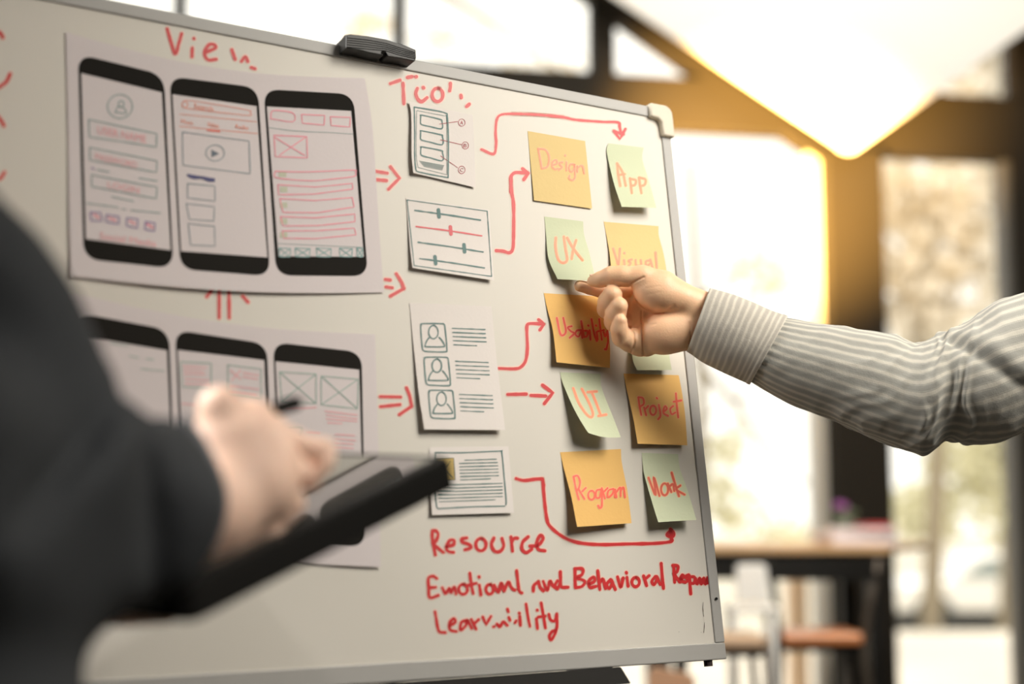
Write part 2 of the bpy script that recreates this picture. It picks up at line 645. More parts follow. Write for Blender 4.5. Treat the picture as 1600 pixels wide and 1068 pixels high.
# things on the table
mg = mat('white_magazine_paper', rgb(232, 222, 224), .5, var=.05)
mags = [(.0, 0, .02, 'lowest sheaf of white papers on the bar table'), (.012, 5, .018, 'second sheaf of white papers on the bar table'), (.024, -7, .014, 'top sheaf of white papers with the red booklet on it')]
mx0 = G(1335, 835, TD + .2)[0]
for h, ang, th, lb in mags:
    mb = MB()
    ca, sa = math.cos(math.radians(ang)), math.sin(math.radians(ang))
    a = np.array([ca, sa, 0]) * .21
    b = np.array([-sa, ca, 0]) * .28
    o0 = np.array([mx0 - .1, TD + .07, ztop + {0: .0005, 5: .0215, -7: .0405}[ang]])
    mb.box(o0, a, b, (0, 0, th))
    tag(mb.build('paper_sheaf', mg, bevel=.002), lb, 'papers', 'paper sheaves on the bar table')
zs = ztop + .055
mb = MB()
mb.box((mx0 + .02, TD + .12, zs), (.085, .01, 0), (-.01, .12, 0), (0, 0, .012))
tag(mb.build('red_booklet', mat('red_booklet_cover', rgb(190, 60, 66), .5), bevel=.002), 'small red booklet lying on the white papers', 'booklet')
fl = empty('flower_pot', (0, 0, 0))
tag(fl, 'small grey pot of purple flowers on the papers', 'plant')
fx = mx0 - .035
mb = MB()
mb.tube([(fx, TD + .2, zs + .0005), (fx, TD + .2, zs + .032)], [.022, .03], 16)
mb.build('pot', mat('grey_green_ceramic', rgb(120, 128, 116), .5), fl, smooth=False)
leafy('foliage', fl, [((fx, TD + .2, zs + .045), (.045, .03, .02))], 90, .02, mat('dull_leaf', rgb(110, 122, 96), .7), 2)
for k in range(5):
    a = k * 1.3
    c = Vector((fx - .012 + .016 * math.cos(a), TD + .185 + .012 * math.sin(a), zs + .07 + .006 * (k % 2)))
    mb = MB()
    for q in range(5):
        t = q * 2 * math.pi / 5
        d = Vector((math.cos(t), 0.4, math.sin(t))) * .012
        e = Vector((-math.sin(t), 0, math.cos(t))) * .006
        mb.add([c, c + d * .6 + e, c + d, c + d * .6 - e], [(0, 1, 2, 3)])
    mb.build('blossom', mat('purple_petals', rgb(150, 80, 150), .6), fl)


def stool(px0, px1, D, yseat, label, seatm, back=True, ytop=872):
    """bar stool with wooden seat, slim metal legs, black back panel"""
    r = empty('bar_stool', (0, 0, 0))
    tag(r, label, 'bar stool', 'bar stools at the high table')
    x0, x1 = G(px0, yseat, D)[0], G(px1, yseat, D)[0]
    zs = G(px0, yseat, D)[2]
    dp = (x1 - x0) * .95
    mb = MB()
    mb.prism([(x0 + .02, D, zs), (x1 - .02, D, zs), (x1, D + .03, zs), (x1 - .01, D + dp, zs), (x0 + .01, D + dp, zs), (x0, D + .03, zs)], (0, 0, -.028))
    mb.build('seat', seatm, r, bevel=.008)
    fm = mat('brown_grey_steel', rgb(92, 82, 72), .4, metal=.4)
    MB().abox(x0 + .01, x1 - .01, D + .02, D + dp - .02, zs - .05, zs - .0285).build('seat_frame', black, r)
    lr = .011
    for sx, xx in ((-1, x0 + .012), (1, x1 - .012)):
        # rear upright and leg in one sweep, flaring
        MB().tube([(xx + sx * .05, D - .03, 0), (xx, D + .012, zs - .03), (xx + sx * .012, D - .005, zs + .07), (xx + sx * .035, D - .04, G(px0, ytop, D)[2])] if back else
                  [(xx + sx * .05, D - .03, 0), (xx, D + .012, zs - .03)], lr, 8).build('leg', fm if sx > 0 else black, r, smooth=True)
        MB().tube([(xx + sx * .05, D + dp + .03, 0), (xx - sx * .01, D + dp - .03, zs - .03)], lr, 8).build('leg', fm, r, smooth=True)
        MB().tube([(xx + sx * .033, D - .015, .3), (xx + sx * .033, D + dp + .015, .3)], .008, 8).build('stretcher', fm, r, smooth=True)
    MB().tube([(x0 - .02, D - .015, .3), (x1 + .02, D - .015, .3)], .008, 8).build('stretcher', fm, r, smooth=True)
    if back:
        zt = G(px0, ytop, D)[2]
        zb_ = G(px0, 905, D)[2]
        mb = MB()
        n = 8
        pts = []
        for i in range(n + 1):
            t = i / n
            pts.append((x0 - .02 + (x1 - x0 + .04) * t, D - .04 - .025 * math.sin(math.pi * t)))
        for i in range(n):
            a, b = pts[i], pts[i + 1]
            mb.add([(a[0], a[1], zb_), (b[0], b[1], zb_), (b[0], b[1], zt), (a[0], a[1], zt), (a[0], a[1] + .012, zb_), (b[0], b[1] + .012, zb_), (b[0], b[1] + .012, zt), (a[0], a[1] + .012, zt)],
                   [(0, 1, 2, 3), (7, 6, 5, 4), (0, 4, 5, 1), (3, 2, 6, 7)])
        mb.build('backrest', black, r)
    return r


orange = mat('orange_brown_seat_wood', rgb(205, 128, 76), .35, var=.12, vscale=20)
stool(1214, 1358, 4.22, 991, 'bar stool with orange wooden seat in front of the dark post', orange)
stool(1062, 1206, 3.72, 996, 'bar stool with pale seat left of the orange seated one', mat('pale_seat_wood', rgb(214, 182, 150), .5, var=.1, vscale=20), back=False)
# white chair whose back stands before the apron
wc = empty('white_chair', (0, 0, 0))
tag(wc, 'white high chair before the black apron of the table', 'chair')
cw = mat('white_plastic', rgb(248, 246, 240), .4)
WD = 4.01
wx0, wx1 = G(1151, 900, WD)[0], G(1199, 900, WD)[0]
wz1, wz0 = G(1175, 881, WD)[2], G(1175, 940, WD)[2]
mb = MB()
rr = .015
outl = []
for cx, cz, a0 in ((wx1 - rr, wz1 - rr, 0), (wx0 + rr, wz1 - rr, 90)):
    for k in range(5):
        a = math.radians(a0 + k * 22.5)
        outl.append((cx + rr * math.cos(a), WD, cz + rr * math.sin(a)))
outl += [(wx0, WD, wz0), (wx1 + .006, WD, wz0)]
mb.prism(outl, (0, .02, 0)).build('backrest', cw, wc, bevel=.004)
zse = wz0 - .01
MB().abox(wx0 - .02, wx1 + .03, WD - .01, WD + .14, zse - .02, zse).build('seat', cw, wc, bevel=.006)
for x in (wx0 - .005, wx1 + .015):
    for y in (WD, WD + .12):
        MB().tube([(x, y, 0), (x, y, zse - .02)], .008, 8).build('leg', cw, wc, smooth=True)
# peach wooden chair back just below the board
pc = empty('wooden_chair', (0, 0, 0))
tag(pc, 'peach coloured wooden chair back under the whiteboard corner', 'chair')
pm = mat('peach_plywood', rgb(232, 186, 150), .5, var=.06, vscale=12)
D = 3.3
outl = [(1012, 1056), (1018, 1043), (1027, 1041), (1048, 1047), (1070, 1050), (1086, 1057), (1084, 1150), (1020, 1150)]
MB().prism([G(x, y, D) for x, y in outl], (0, .014, 0)).build('backrest', pm, pc, bevel=.003)
q0, q1 = G(1018, 1150, D), G(1086, 1150, D)
zsx = G(1018, 1240, D)[2]
MB().abox(q0[0] - .14, q1[0] + .14, D - .38, D + .0, zsx - .015, zsx).build('seat', pm, pc, bevel=.004)
for x in (q0[0], q1[0]):
    MB().tube([(x, D + .02, 0), (x, D + .005, zsx), (x, D + .02, q0[2] + .03)], .012, 8).build('leg', black, pc, smooth=True)
    MB().tube([(x + (-.1 if x == q0[0] else .1), D - .36, 0), (x, D - .33, zsx - .015)], .012, 8).build('leg', black, pc, smooth=True)

# ------------------------------------------------------------------ whiteboard
T = np.array([0.17377792, 1.5487995, 1.6390915])          # top right corner of the frame, front face
A = np.array([0.84149362, 0.54024008, -0.00539916])       # to the right
B = np.array([-0.0738357, 0.12489688, 0.98941855])        # up
N = np.array([0.53519789, -0.83219074, 0.14498893])       # out of the face
A /= np.linalg.norm(A); N /= np.linalg.norm(N); B = np.cross(N, A)
BW, BH = 0.90, 0.60


def bp(u, v, h=0.0):
    """board point: u metres left of the right edge, v below the top edge, h off the face"""
    return T - A * u - B * v + N * h


def hitb(px, py, h=0.0):
    d = ray(px, py)
    t = ((T + N * h - CAM) @ N) / (d @ N)
    return CAM + d * t


def buv(px, py):
    q = hitb(px, py) - T
    return -(q @ A), -(q @ B)


wb = empty('whiteboard', (0, 0, 0))
tag(wb, 'white marker board on a black easel covered in red arrows and notes', 'whiteboard')
REC = 0.001
boardm = mat('white_enamel', rgb(222, 217, 207), 0.45, var=0.015, vscale=4, spec=.25)
frame = mat('silver_frame_aluminium', rgb(176, 174, 170), 0.5, metal=0.0, var=.04, vscale=30)
FT = 0.0125


def bbox(u0, u1, v0, v1, h0, h1):
    return MB().box(bp(u0, v0, h0), bp(u1, v0, h0) - bp(u0, v0, h0), bp(u0, v1, h0) - bp(u0, v0, h0), N * (h1 - h0))


bbox(.004, BW - .004, .004, BH - .004, -.014, -REC).build('board_face', boardm, wb)
bbox(.004, BW - .004, .004, BH - .004, -.018, -.0145).build('back_board', mat('grey_backing', rgb(120, 118, 112), .8), wb)
bbox(.0, BW, 0, FT, -.018, .0008).build('frame_rail', frame, wb, bevel=.001)
bbox(.0, BW, BH - .0165, BH, -.018, .0008).build('frame_rail', frame, wb, bevel=.001)
bbox(.0, .0125, FT + .0003, BH - .0168, -.018, .0008).build('frame_rail', frame, wb, bevel=.001)
bbox(BW - .0125, BW, FT + .0003, BH - .0168, -.018, .0008).build('frame_rail', frame, wb, bevel=.001)


# plastic corner cap, an L with rounded outer corner
def capL(mir=False):
    o = -.0025
    L1, wd = .028, .0145
    pts = []
    r = .010
    for k in range(6):
        a = math.radians(90 * k / 5)
        pts.append((o + r - r * math.cos(a), o + r - r * math.sin(a)))
    pts += [(L1, o), (L1 + .001, wd - .001), (wd + .004, wd), (wd, wd + .004), (wd - .001, L1 + .006), (o, L1 + .006)]
    if mir:
        pts = [(BW - u, v) for u, v in pts]
    return MB().prism([bp(u, v, -.019) for u, v in pts], N * .0245)


beige = mat('beige_plastic', rgb(212, 203, 184), .5)
capL().build('corner_cap', beige, wb, bevel=.0018)
capL(True).build('corner_cap', beige, wb, bevel=.0018)
# screws and small foot
for px, py in ((1117.5, 935),):
    u, v = buv(px, py)
    MB().tube([bp(u, v, .0015), bp(u, v, .0026)], .0014, 10).build('screw', black, wb)
u, v = buv(1112, 1030)
MB().tube([bp(u, BH, -.006), bp(u, BH + .006, -.006)], .0045, 12).build('foot_screw', mat('brown_black_rubber', rgb(50, 36, 34), .6), wb)
# black pen tray rail under the board
uT, vT = buv(962, 1044)
tray_prof = [(BH - .001, -.02), (BH + .017, -.02), (BH + .017, .028), (BH + .008, .032), (BH - .001, .012)]
mb = MB()
ue = uT
mb.prism([bp(ue, v, h) for v, h in [(BH + .0005, -.02), (BH + .017, -.02), (BH + .017, .024), (BH + .0005, .010)]], -A * (BW - ue - .06))
mb.build('pen_tray', black, wb, bevel=.002)
# centre post and easel legs to the floor
ug = .0
u1, _ = buv(930, 1060)
ctr = bp(u1, BH, -.03)
stand = mat('black_easel_tube', rgb(38, 36, 33), .4)


def leg(name, top, foot, r=.0125, m=stand):
    mb = MB()
    mb.tube([top, foot], r, 12)
    return mb.build(name, m, wb, smooth=True)


for uu, du in ((u1 - .008, .12), (BW - .25, -.12)):
    t0 = bp(uu, .10, -.032)
    f0 = bp(uu - du * .3, .9, -.032)
    f0 = t0 + (f0 - t0) * (t0[2] / (t0[2] - f0[2])) * .985
    f0[2] = 0.012
    leg('leg', t0, f0)
f0 = bp(BW * .5, .1, -.04)
f1 = f0 - N * .75
f1[2] = .012
leg('leg', f0 - B * .02, f1)
bbox(.1, BW - .12, .12, .15, -.046, -.0185).build('cross_bar', stand, wb)
bbox(.13, BW - .12, BH - .10, BH - .075, -.046, -.0185).build('cross_bar', stand, wb)
leg('leg_sleeve', bp(u1 - .008, BH - .05, -.032), bp(u1 - .008 - .0027, BH + .09, -.032), r=.0165, m=mat('warm_grey_sleeve', rgb(96, 88, 80), .5))

# black clamp on the top edge
clampm = mat('ribbed_black_plastic', rgb(30, 29, 27), .38, spec=.3)
co = [(541, 54), (548, 53), (575, 56), (603, 61), (628, 69), (650, 77.5), (650.5, 90), (648.5, 95.5), (640, 94), (626, 91), (606, 88), (602, 81), (597, 79.5), (596, 83), (600, 86.5), (580, 83), (560, 78), (541, 75)]
mb = MB()
pts = [hitb(x, y, .016) for x, y in co]
me_poly = mb.prism(pts, -N * .042)
mb.build('clamp', clampm, wb, bevel=.0012)
for k in range(5):
    mb = MB()
    line = [(543, 59 + k * 3.6), (575, 62.5 + k * 3.5), (603, 67.5 + k * 2.9), (625, 74.5 + k * 2.9), (648.5, 82 + k * 2.4)]
    mb.tube([hitb(x, y, .0163) for x, y in line], .00035, 5)
    mb.build('clamp_rib', clampm, wb, smooth=True)
mb = MB()
mb.tube([hitb(541, 61, .004), hitb(534.5, 63, .004)], [.004, .0012], 10)
mb.build('clamp_pin', mat('grey_metal_pin', rgb(120, 112, 104), .35, metal=.6), wb, smooth=True)
mb = MB()
mb.prism([hitb(x, y, .004) for x, y in [(602, 86), (640, 94), (638, 97), (612, 92), (602, 88.5)]], N * .006)
mb.build('clamp_jaw', black, wb)


# ------------------------------------------------------------------ ink
def catmull(pts, n=6):
    if len(pts) < 3:
        return [pts[0] + (pts[1] - pts[0]) * t for t in np.linspace(0, 1, 8)]
    P_ = [2 * pts[0] - pts[1]] + pts + [2 * pts[-1] - pts[-2]]
    out = []
    for i in range(1, len(P_) - 2):
        p0, p1, p2, p3 = P_[i - 1:i + 3]
        for k in range(n):
            t = k / n
            out.append(.5 * ((2 * p1) + (-p0 + p2) * t + (2 * p0 - 5 * p1 + 4 * p2 - p3) * t * t + (-p0 + 3 * p1 - 3 * p2 + p3) * t ** 3))
    out.append(pts[-1])
    return out


class Surf:
    def __init__(self, verts=None, faces=None):
        self.tree = BVHTree.FromPolygons([tuple(map(float, v)) for v in verts], [tuple(map(int, f)) for f in faces]) if verts is not None else None

    def hit(self, px, py, eps):
        if self.tree is None:
            return hitb(px, py, -REC + eps)
        d = ray(px, py)
        d = d / np.linalg.norm(d)
        loc, nor, idx, dist = self.tree.ray_cast(Vector(CAM), Vector(d))
        if loc is None:
            return None
        return CAM + d * (dist - eps * 1.25)


BOARD = Surf()


def parse(s, o, sc_):
    out = []
    for st in s.split(';'):
        st = st.strip()
        if not st:
            continue
        kind = ''
        if st[0] in 'OLQ':
            kind = st[0]
            st = st[1:]
        v = [float(x) for x in st.replace(',', ' ').split()]
        pts = [np.array([v[i], v[i + 1]]) for i in range(0, len(v) - 1, 2)]
        if kind == 'O':       # ellipse cx cy rx ry
            cx, cy, rx, ry = v[:4]
            pts = [np.array([cx + rx * math.cos(t), cy + ry * math.sin(t)]) for t in np.linspace(-1.4, 5.0, 26)]
        elif kind == 'Q':     # closed straight polygon
            pts = pts + [pts[0]]
            kind = 'L'
        if len(pts) == 1:
            pts = [pts[0] - .2, pts[0] + .2]
        if kind == '':
            pts = catmull(pts)
        elif kind == 'L':
            pp = []
            for a, b in zip(pts[:-1], pts[1:]):
                m = max(2, int(np.linalg.norm(b - a) / sc_ / 6))
                pp += [a + (b - a) * t / m for t in range(m)]
            pts = pp + [pts[-1]]
        out.append([np.array(o) + p / sc_ for p in pts])
    return out


def ink(name, strokes, surf, width, mats, parent, eps=0.0003, halo=0.0, jitter=.12, label=None):
    V, F, MI = [], [], []
    layers = [(width, eps, 0)]
    if halo:
        layers.insert(0, (width + halo * 2, eps * .5, 1))
    for li, (wd, ep0, mi) in enumerate(layers):
        for si, st in enumerate(strokes):
            pts = [p for i, p in enumerate(st) if i == 0 or np.linalg.norm(p - st[i - 1]) > .02]
            if len(pts) < 2:
                continue
            n = len(pts)
            tn = []
            for i in range(n):
                d = pts[min(i + 1, n - 1)] - pts[max(i - 1, 0)]
                l = np.linalg.norm(d)
                tn.append(d / l if l > 1e-6 else np.array([1., 0]))
            L_, R_ = [], []
            for i in range(n):
                nn = np.array([-tn[i][1], tn[i][0]])
                j = 1 + jitter * noise.noise(Vector((pts[i][0] * .13, pts[i][1] * .13, 1.7)))*2
                r = wd * .5 * (j if mi == 0 else 1)
                L_.append(pts[i] + nn * r)
                R_.append(pts[i] - nn * r)
            # round caps
            cap = lambda c, a0, r: [c + r * np.array([math.cos(a0 + t), math.sin(a0 + t)]) for t in np.linspace(0, math.pi, 6)]
            a_s = math.atan2(tn[0][1], tn[0][0]) + math.pi / 2
            a_e = math.atan2(tn[-1][1], tn[-1][0]) - math.pi / 2
            polys = [cap(pts[0], a_s, wd * .5), cap(pts[-1], a_e, wd * .5)]
            base = len(V)
            ep = ep0 + (.00003 + .000012 * (si % 12) if mi == 0 else 0)
            P3 = [surf.hit(p[0], p[1], ep) for p in L_ + R_]
            for p in P3:
                V.append(p if p is not None else CAM)
            for i in range(n - 1):
                q = (i, i + 1, n + i + 1, n + i)
                if all(P3[k] is not None for k in q):
                    F.append(tuple(base + k for k in q))
                    MI.append(mi)
            for pl in polys:
                b = len(V)
                h = [surf.hit(p[0], p[1], ep) for p in pl]
                if all(x is not None for x in h):
                    V += h
                    F.append(tuple(range(b, b + len(pl))))
                    MI.append(mi)
    used = sorted({i for f in F for i in f})
    mp = {k: i for i, k in enumerate(used)}
    o = mesh_obj(name, [V[k] for k in used], [tuple(mp[k] for k in f) for f in F], mats, parent)
    o.data.polygons.foreach_set('material_index', MI)
    if label:
        o['label'] = label
    return o


red = mat('red_marker_ink', rgb(208, 34, 38), .45)
redh = mat('pale_pink_stroke_halo', rgb(242, 205, 190), .5)  # pale sharpening halo painted around the red strokes, no real ink
# c-crops: origin and scale used while reading the strokes off the photo
O1 = ((0, 0), 4.0); O2 = ((280, 80), 4.99); O3 = ((280, 280), 4.99); O4 = ((0, 230), 4.99)
O5 = ((560, 100), 4.99); O6 = ((560, 280), 4.99); O7 = ((560, 460), 4.99); O8 = ((560, 660), 4.99)
N1 = ((800, 150), 4.99); N2 = ((800, 320), 4.99); N3 = ((800, 500), 4.99); N4 = ((800, 680), 4.99)
W1 = ((640, 800), 3.077); W2 = ((640, 860), 6.154); K1 = ((240, 0), 2.963); LP = ((100, 440), 2.5)


def writing(name, items, width=5.2, halo=1.5, label=None):
    st = []
    for s, (o, k) in items:
        st += parse(s, o, k)
    return ink(name, st, BOARD, width, [red, redh], wb, halo=halo, label=label)


writing('handwriting', [("1045,180 1068,260 1095,338 1118,270 1136,210;1202,300 1200,355;1212,240 1213,242;1292,325 1345,300 1340,280 1310,278 1284,310 1280,345 1302,374 1352,370", O1),
                        ("362,230 378,275;407,284 425,262 437,285;452,312 470,318", K1)], label='red handwritten heading View')
writing('handwriting', [("250,152 325,126;348,150 355,308;382,104 420,98;447,99 453,99;460,190 448,230 465,275 495,292 535,262;505,182 510,186;O617,240 42,52;718,150 717,180 712,208;800,243 803,262;845,330 865,312", O5)], label='red handwritten heading Tool, partly rubbed out')
for it in (("-60,190 0,205 18,235", O1), ("-60,575 0,540 40,510 65,460", O1), ("-40,700 0,745 25,785", O1), ("-160,330 -60,260 0,245 35,195", O4)):
    writing('marker_stroke', [it])
writing('arrow', [("215,915 270,842;312,855 312,1080;388,870 391,1080;440,842 460,862;495,910 538,957", O3)])
writing('arrow', [("130,835 225,850;135,900 220,908;L250,800 320,890 235,975", O5)])
writing('arrow', [("210,780 250,785;215,838 265,845;295,735 335,800 355,850;L355,850 250,910", O6)])
writing('arrow', [("170,795 330,798;172,873 325,857;375,725 400,790 415,870;L415,870 320,935", O7)])
writing('arrow', [("200,400 400,395;200,480 400,470;L440,350 510,430 420,520", O8)])
writing('arrow', [("960,665 1055,700 1074,620 1070,540 1078,440 1110,396 1200,388 1400,395 1597,412", O5), ("0,138 200,145 400,165 500,185 700,200 825,205 840,240 850,290;L795,272 842,335 885,255;L795,272 870,298", N1)], width=4.0)
writing('arrow', [("1075,555 1130,560 1175,572 1203,545 1210,450 1210,200 1195,100 1190,0", O6), ("1190,1000 1188,900 1197,865 1230,845 1320,850;L1280,815 1325,850 1290,900", O5)], width=5.2)
writing('arrow', [("1095,575 1220,578 1270,562 1305,512 1318,420 1314,300 1316,240 1345,225 1445,230;L1405,195 1448,230 1415,275", O7)], width=4.8)
writing('arrow', [("1165,778 1310,775;1345,785 1460,790;L1435,705 1515,765 1450,850", O7)], width=5.2)
writing('arrow', [("1230,435 1290,450 1380,440 1435,438;L1435,438 1445,490", O8), ("240,350 250,470 270,640 300,710 400,790 520,835 700,850 900,845 1120,840 1240,825 1242,800;1235,730 1262,765 1248,790 1208,775 1235,745 1240,775", N4)], width=5.2)
writing('handwriting', [("578,842 577,900 600,1030;578,842 605,842 622,872 606,920 582,942 620,975 662,1010;690,965 742,950 745,918 712,918 686,970 702,1002 742,1010;845,898 806,905 812,930 866,950 876,975 832,990;O955,950 40,48;1057,898 1038,950 1062,1000 1105,1002 1133,960 1120,902;1190,890 1202,1000;1197,930 1215,902 1242,900;1325,888 1282,930 1276,985 1310,1012 1352,985;1338,960 1400,955 1440,905 1420,875 1392,930 1402,985 1455,998", O8)], label='red handwritten word Resource')
writing('handwriting', [("262,265 225,245 182,265 184,360 195,450 277,428;186,356 250,350;315,355 345,410 382,358 397,402 430,345 447,415;O515,370 42,48;580,215 595,330 612,410;545,335 640,312;672,330 686,425;667,248 670,254;O770,370 36,46;815,330 855,400 882,308 908,385;910,385 950,300 975,345 1000,372 1018,376;1030,190 1045,330 1058,390 1080,405;1236,298 1195,335 1190,388;1240,295 1255,350 1287,385;1285,295 1325,378 1350,290 1380,340 1422,366;1422,288 1400,330 1420,362 1450,300 1450,200;1450,300 1464,348 1525,350", W2),
                        ("795,272 797,360;795,270 832,272 828,300 802,314 842,330 830,355 798,362;865,345 890,330 885,310 862,330 867,360 897,355;905,280 915,370;915,337 930,320 942,366;967,323 948,345 960,366 976,338;970,325 990,370;1000,310 1015,360 1027,315;1045,312 1051,355;1042,288 1043,292;O1087,335 18,22;1125,305 1140,352;1131,322 1152,304;1182,308 1165,330 1175,348 1192,320;1188,308 1206,346;1210,245 1215,310 1221,365", W1),
                        ("1270,255 1275,335;1265,255 1290,258 1286,285 1272,295 1300,335;1303,320 1320,310 1310,300 1302,325 1322,335;1342,300 1326,310 1340,325 1325,336;1345,305 1352,392;1350,310 1370,312 1367,340 1350,340;1375,318 1382,345 1395,315 1402,345 1415,315 1421,345 1435,312 1431,340 1448,315 1443,342", W1)], width=4.9, label='red handwritten line Emotional and Behavioral Response')
writing('handwriting', [("245,585 258,660 272,742 292,780 345,785;385,722 440,685 425,650 387,690 390,758 450,775;552,665 497,690 490,762 540,720 556,670 597,745;595,660 640,752;622,700 665,660;L705,635 735,710 782,630;808,730 814,728;840,702 870,730 900,682 940,716;942,560 950,585;955,640 965,668;1015,690 1025,672;1060,630 1067,716;1054,598 1058,602;1120,512 1140,640 1157,725;1220,652 1230,748;1226,568 1229,573;1265,500 1290,640 1306,740;1238,636 1305,627;1340,610 1355,662 1395,672 1416,608;1416,608 1418,720 1397,800 1362,856 1345,822 1365,780 1402,765", W2)], width=4.6, label='red handwritten word Learnability, partly rubbed out')
# small dirt specks and scratches
spk = mat('dark_smudge', rgb(96, 88, 78), .8)
for q_ in "1412,432 1410,460 1414,500;1418,530 1416,560 1414,578;1400,666;1295,574;1402,576".split(';'):
    ink('scratch', parse(q_, *W1), BOARD, .8, [spk], wb, jitter=.5)
sm = mat('faint_smudge', rgb(214, 208, 197), .6)


# ------------------------------------------------------------------ sheets
def polyeval(poly, t):
    poly = [np.array(p, float) for p in poly]
    seg = [np.linalg.norm(b - a) for a, b in zip(poly[:-1], poly[1:])]
    tot = sum(seg)
    cm = catmull(poly, 8) if len(poly) > 2 else poly
    sg = [np.linalg.norm(b - a) for a, b in zip(cm[:-1], cm[1:])]
    tt = t * sum(sg)
    for i, s_ in enumerate(sg):
        if tt <= s_ + 1e-9:
            return cm[i] + (cm[i + 1] - cm[i]) * (tt / max(s_, 1e-9))
        tt -= s_
    return cm[-1]


def sheet(name, left, right, lift, m, origin=((0, 0), 1), nx=10, ny=18, top=None, bottom=None):
    o, k = origin
    Lp = [np.array(o) + np.array(p) / k for p in left]
    Rp = [np.array(o) + np.array(p) / k for p in right]
    V, F = [], []
    for j in range(ny + 1):
        v = j / ny
        a, b = polyeval(Lp, v), polyeval(Rp, v)
        for i in range(nx + 1):
            u = i / nx
            p = a + (b - a) * u
            if top and v < 1:
                p = p + np.array([0, top(u) * (1 - v)])
            if bottom:
                p = p + np.array([0, bottom(u) * v])
            V.append(hitb(p[0], p[1], -REC + .0003 + lift(u, v)))
    for j in range(ny):
        for i in range(nx):
            q = j * (nx + 1) + i
            F.append((q, q + nx + 1, q + nx + 2, q + 1))
    ob = mesh_obj(name, V, F, m, smooth=True)
    return ob, Surf(V, F)


def paperm(name, c):
    m = mat(name, c, .75, bump=.08, bscale=300, spec=.2)
    return m


teal = mat('teal_pen_ink', rgb(84, 120, 118), .6)
tealp = mat('pale_teal_pen_ink', rgb(150, 168, 166), .6)
pink = mat('pink_pen_ink', rgb(240, 150, 165), .6)
orangep = mat('orange_pen_ink', rgb(240, 150, 125), .6)
navy = mat('navy_pen_ink', rgb(70, 70, 120), .6)
violet = mat('violet_pen_ink', rgb(150, 130, 170), .6)
crimson = mat('crimson_pen_ink', rgb(170, 60, 75), .6)
coral = mat('coral_marker_ink', rgb(244, 92, 62), .5)
coralh = mat('pale_coral_stroke_halo', rgb(248, 180, 130), .5)  # bright rim painted round the note lettering as a halo, not ink
coralp = mat('washed_coral_marker_ink', rgb(246, 142, 104), .5)
pblack = mat('black_printer_ink', rgb(36, 34, 31), .8, spec=.08)

# sticky notes -------------------------------------------------
yel = paperm('yellow_note_paper', rgb(226, 200, 142))
ora = paperm('orange_note_paper', rgb(236, 190, 116))
grn = paperm('pale_green_note_paper', rgb(206, 213, 182))


def note(left, right, org, m, lift, text, label, width=2.9, im=None, bottom=None, torg=None, group='sticky notes on the whiteboard'):
    ob, sf = sheet('sticky_note', left, right, lift, m, org, bottom=bottom)
    tag(ob, label, 'sticky note', group)
    if text:
        st = []
        for s_, (o, k) in text:
            st += parse(s_, o, k)
        ink('lettering', st, sf, width, im or [coral, coralh], ob, eps=.00025, halo=1.0)
    return ob


cu = lambda a, p=1.8: (lambda u, v: a * v ** p)
note([(122, 272), (172, 813)], [(570, 350), (625, 877)], N1, yel, cu(.0015),
     [("205,410 218,480 232,560;205,410 262,420 291,480 278,548 232,565;315,540 350,525 345,500 320,510 312,545 335,570 357,565;395,515 370,520 378,540 390,555 365,575;425,515 425,580;415,462 416,464;485,535 460,530 445,560 460,590 485,570 488,530 492,630 470,655 445,640 450,620;510,545 510,590;512,560 540,542 557,560 562,603", N1)],
     'yellow sticky note reading Design', 2.2, [coralp, coralh])
note([(752, 368), (737, 420), (760, 540), (800, 700), (855, 862)], [(1028, 402), (1016, 450), (1020, 510), (1055, 620), (1090, 740), (1125, 872)], N1, grn,
     lambda u, v: .002 * math.sin(v * 3) + .016 * max(0, v - .25) ** 1.3,
     [("820,525 830,620 845,700;820,525 865,600 887,698;830,615 880,608;920,640 935,755;925,645 965,655 960,690 930,700;990,635 1010,755;995,635 1040,650 1035,690 1005,700", N1)],
     'pale green sticky note reading App in the top corner', 2.6, [coralp, coralh])
note([(252, 90), (265, 230), (285, 420), (355, 578)], [(555, 128), (562, 230), (602, 370), (655, 592)], N2, grn,
     lambda u, v: (.006 + .017 * u) * max(0, (v - .1) / .9) ** 1.5,
     [("342,255 340,330 360,420 395,450 430,430 420,350 405,248;430,255 480,340 550,430;500,275 480,340 465,420", N2)],
     'pale green sticky note reading UX pinched by the fingers', 2.9, [coralp, coralh])
note([(715, 130), (735, 230), (760, 370), (775, 520), (785, 640)], [(1143, 165), (1145, 240), (1180, 370), (1205, 515), (1222, 670)], N2, yel,
     lambda u, v: .006 * max(0, v - .1) ** 1.3,
     [("790,340 815,420 830,465 838,400 842,340;875,430 878,470;876,374 878,376;935,425 910,435 925,455 905,478;965,430 970,470 1005,475;1005,430 1010,482;1080,430 1045,440 1050,475 1080,455;1078,425 1097,490;1120,370 1130,490", N2)],
     'yellow sticky note reading Visual above the hand', 2.8, [coralp, coralh])
note([(248, 687), (275, 810), (315, 960), (335, 1110), (347, 1226)], [(722, 714), (735, 850), (755, 1000), (765, 1130), (763, 1270)], N2, ora,
     lambda u, v: .008 * max(0, v - .05) ** 1.3,
     [("350,880 375,1000 400,1015 420,980 400,880;465,945 435,955 460,985 485,1000 450,1035;540,975 505,980 495,1010 520,1025 540,985 548,1035;540,905 562,1030;565,980 590,985 585,1020 560,1030;605,975 612,1050;594,938 597,942;620,890 640,1000 662,1060;660,990 668,1050;654,938 657,942;680,890 700,1050;668,985 717,975;715,990 727,1025 742,985;744,980 749,1060 744,1086 736,1122 724,1124", N2)],
     'orange sticky note reading Usability half behind the hand', 3.0, [mat('red_orange_ink', rgb(232, 72, 52), .5), coralh])
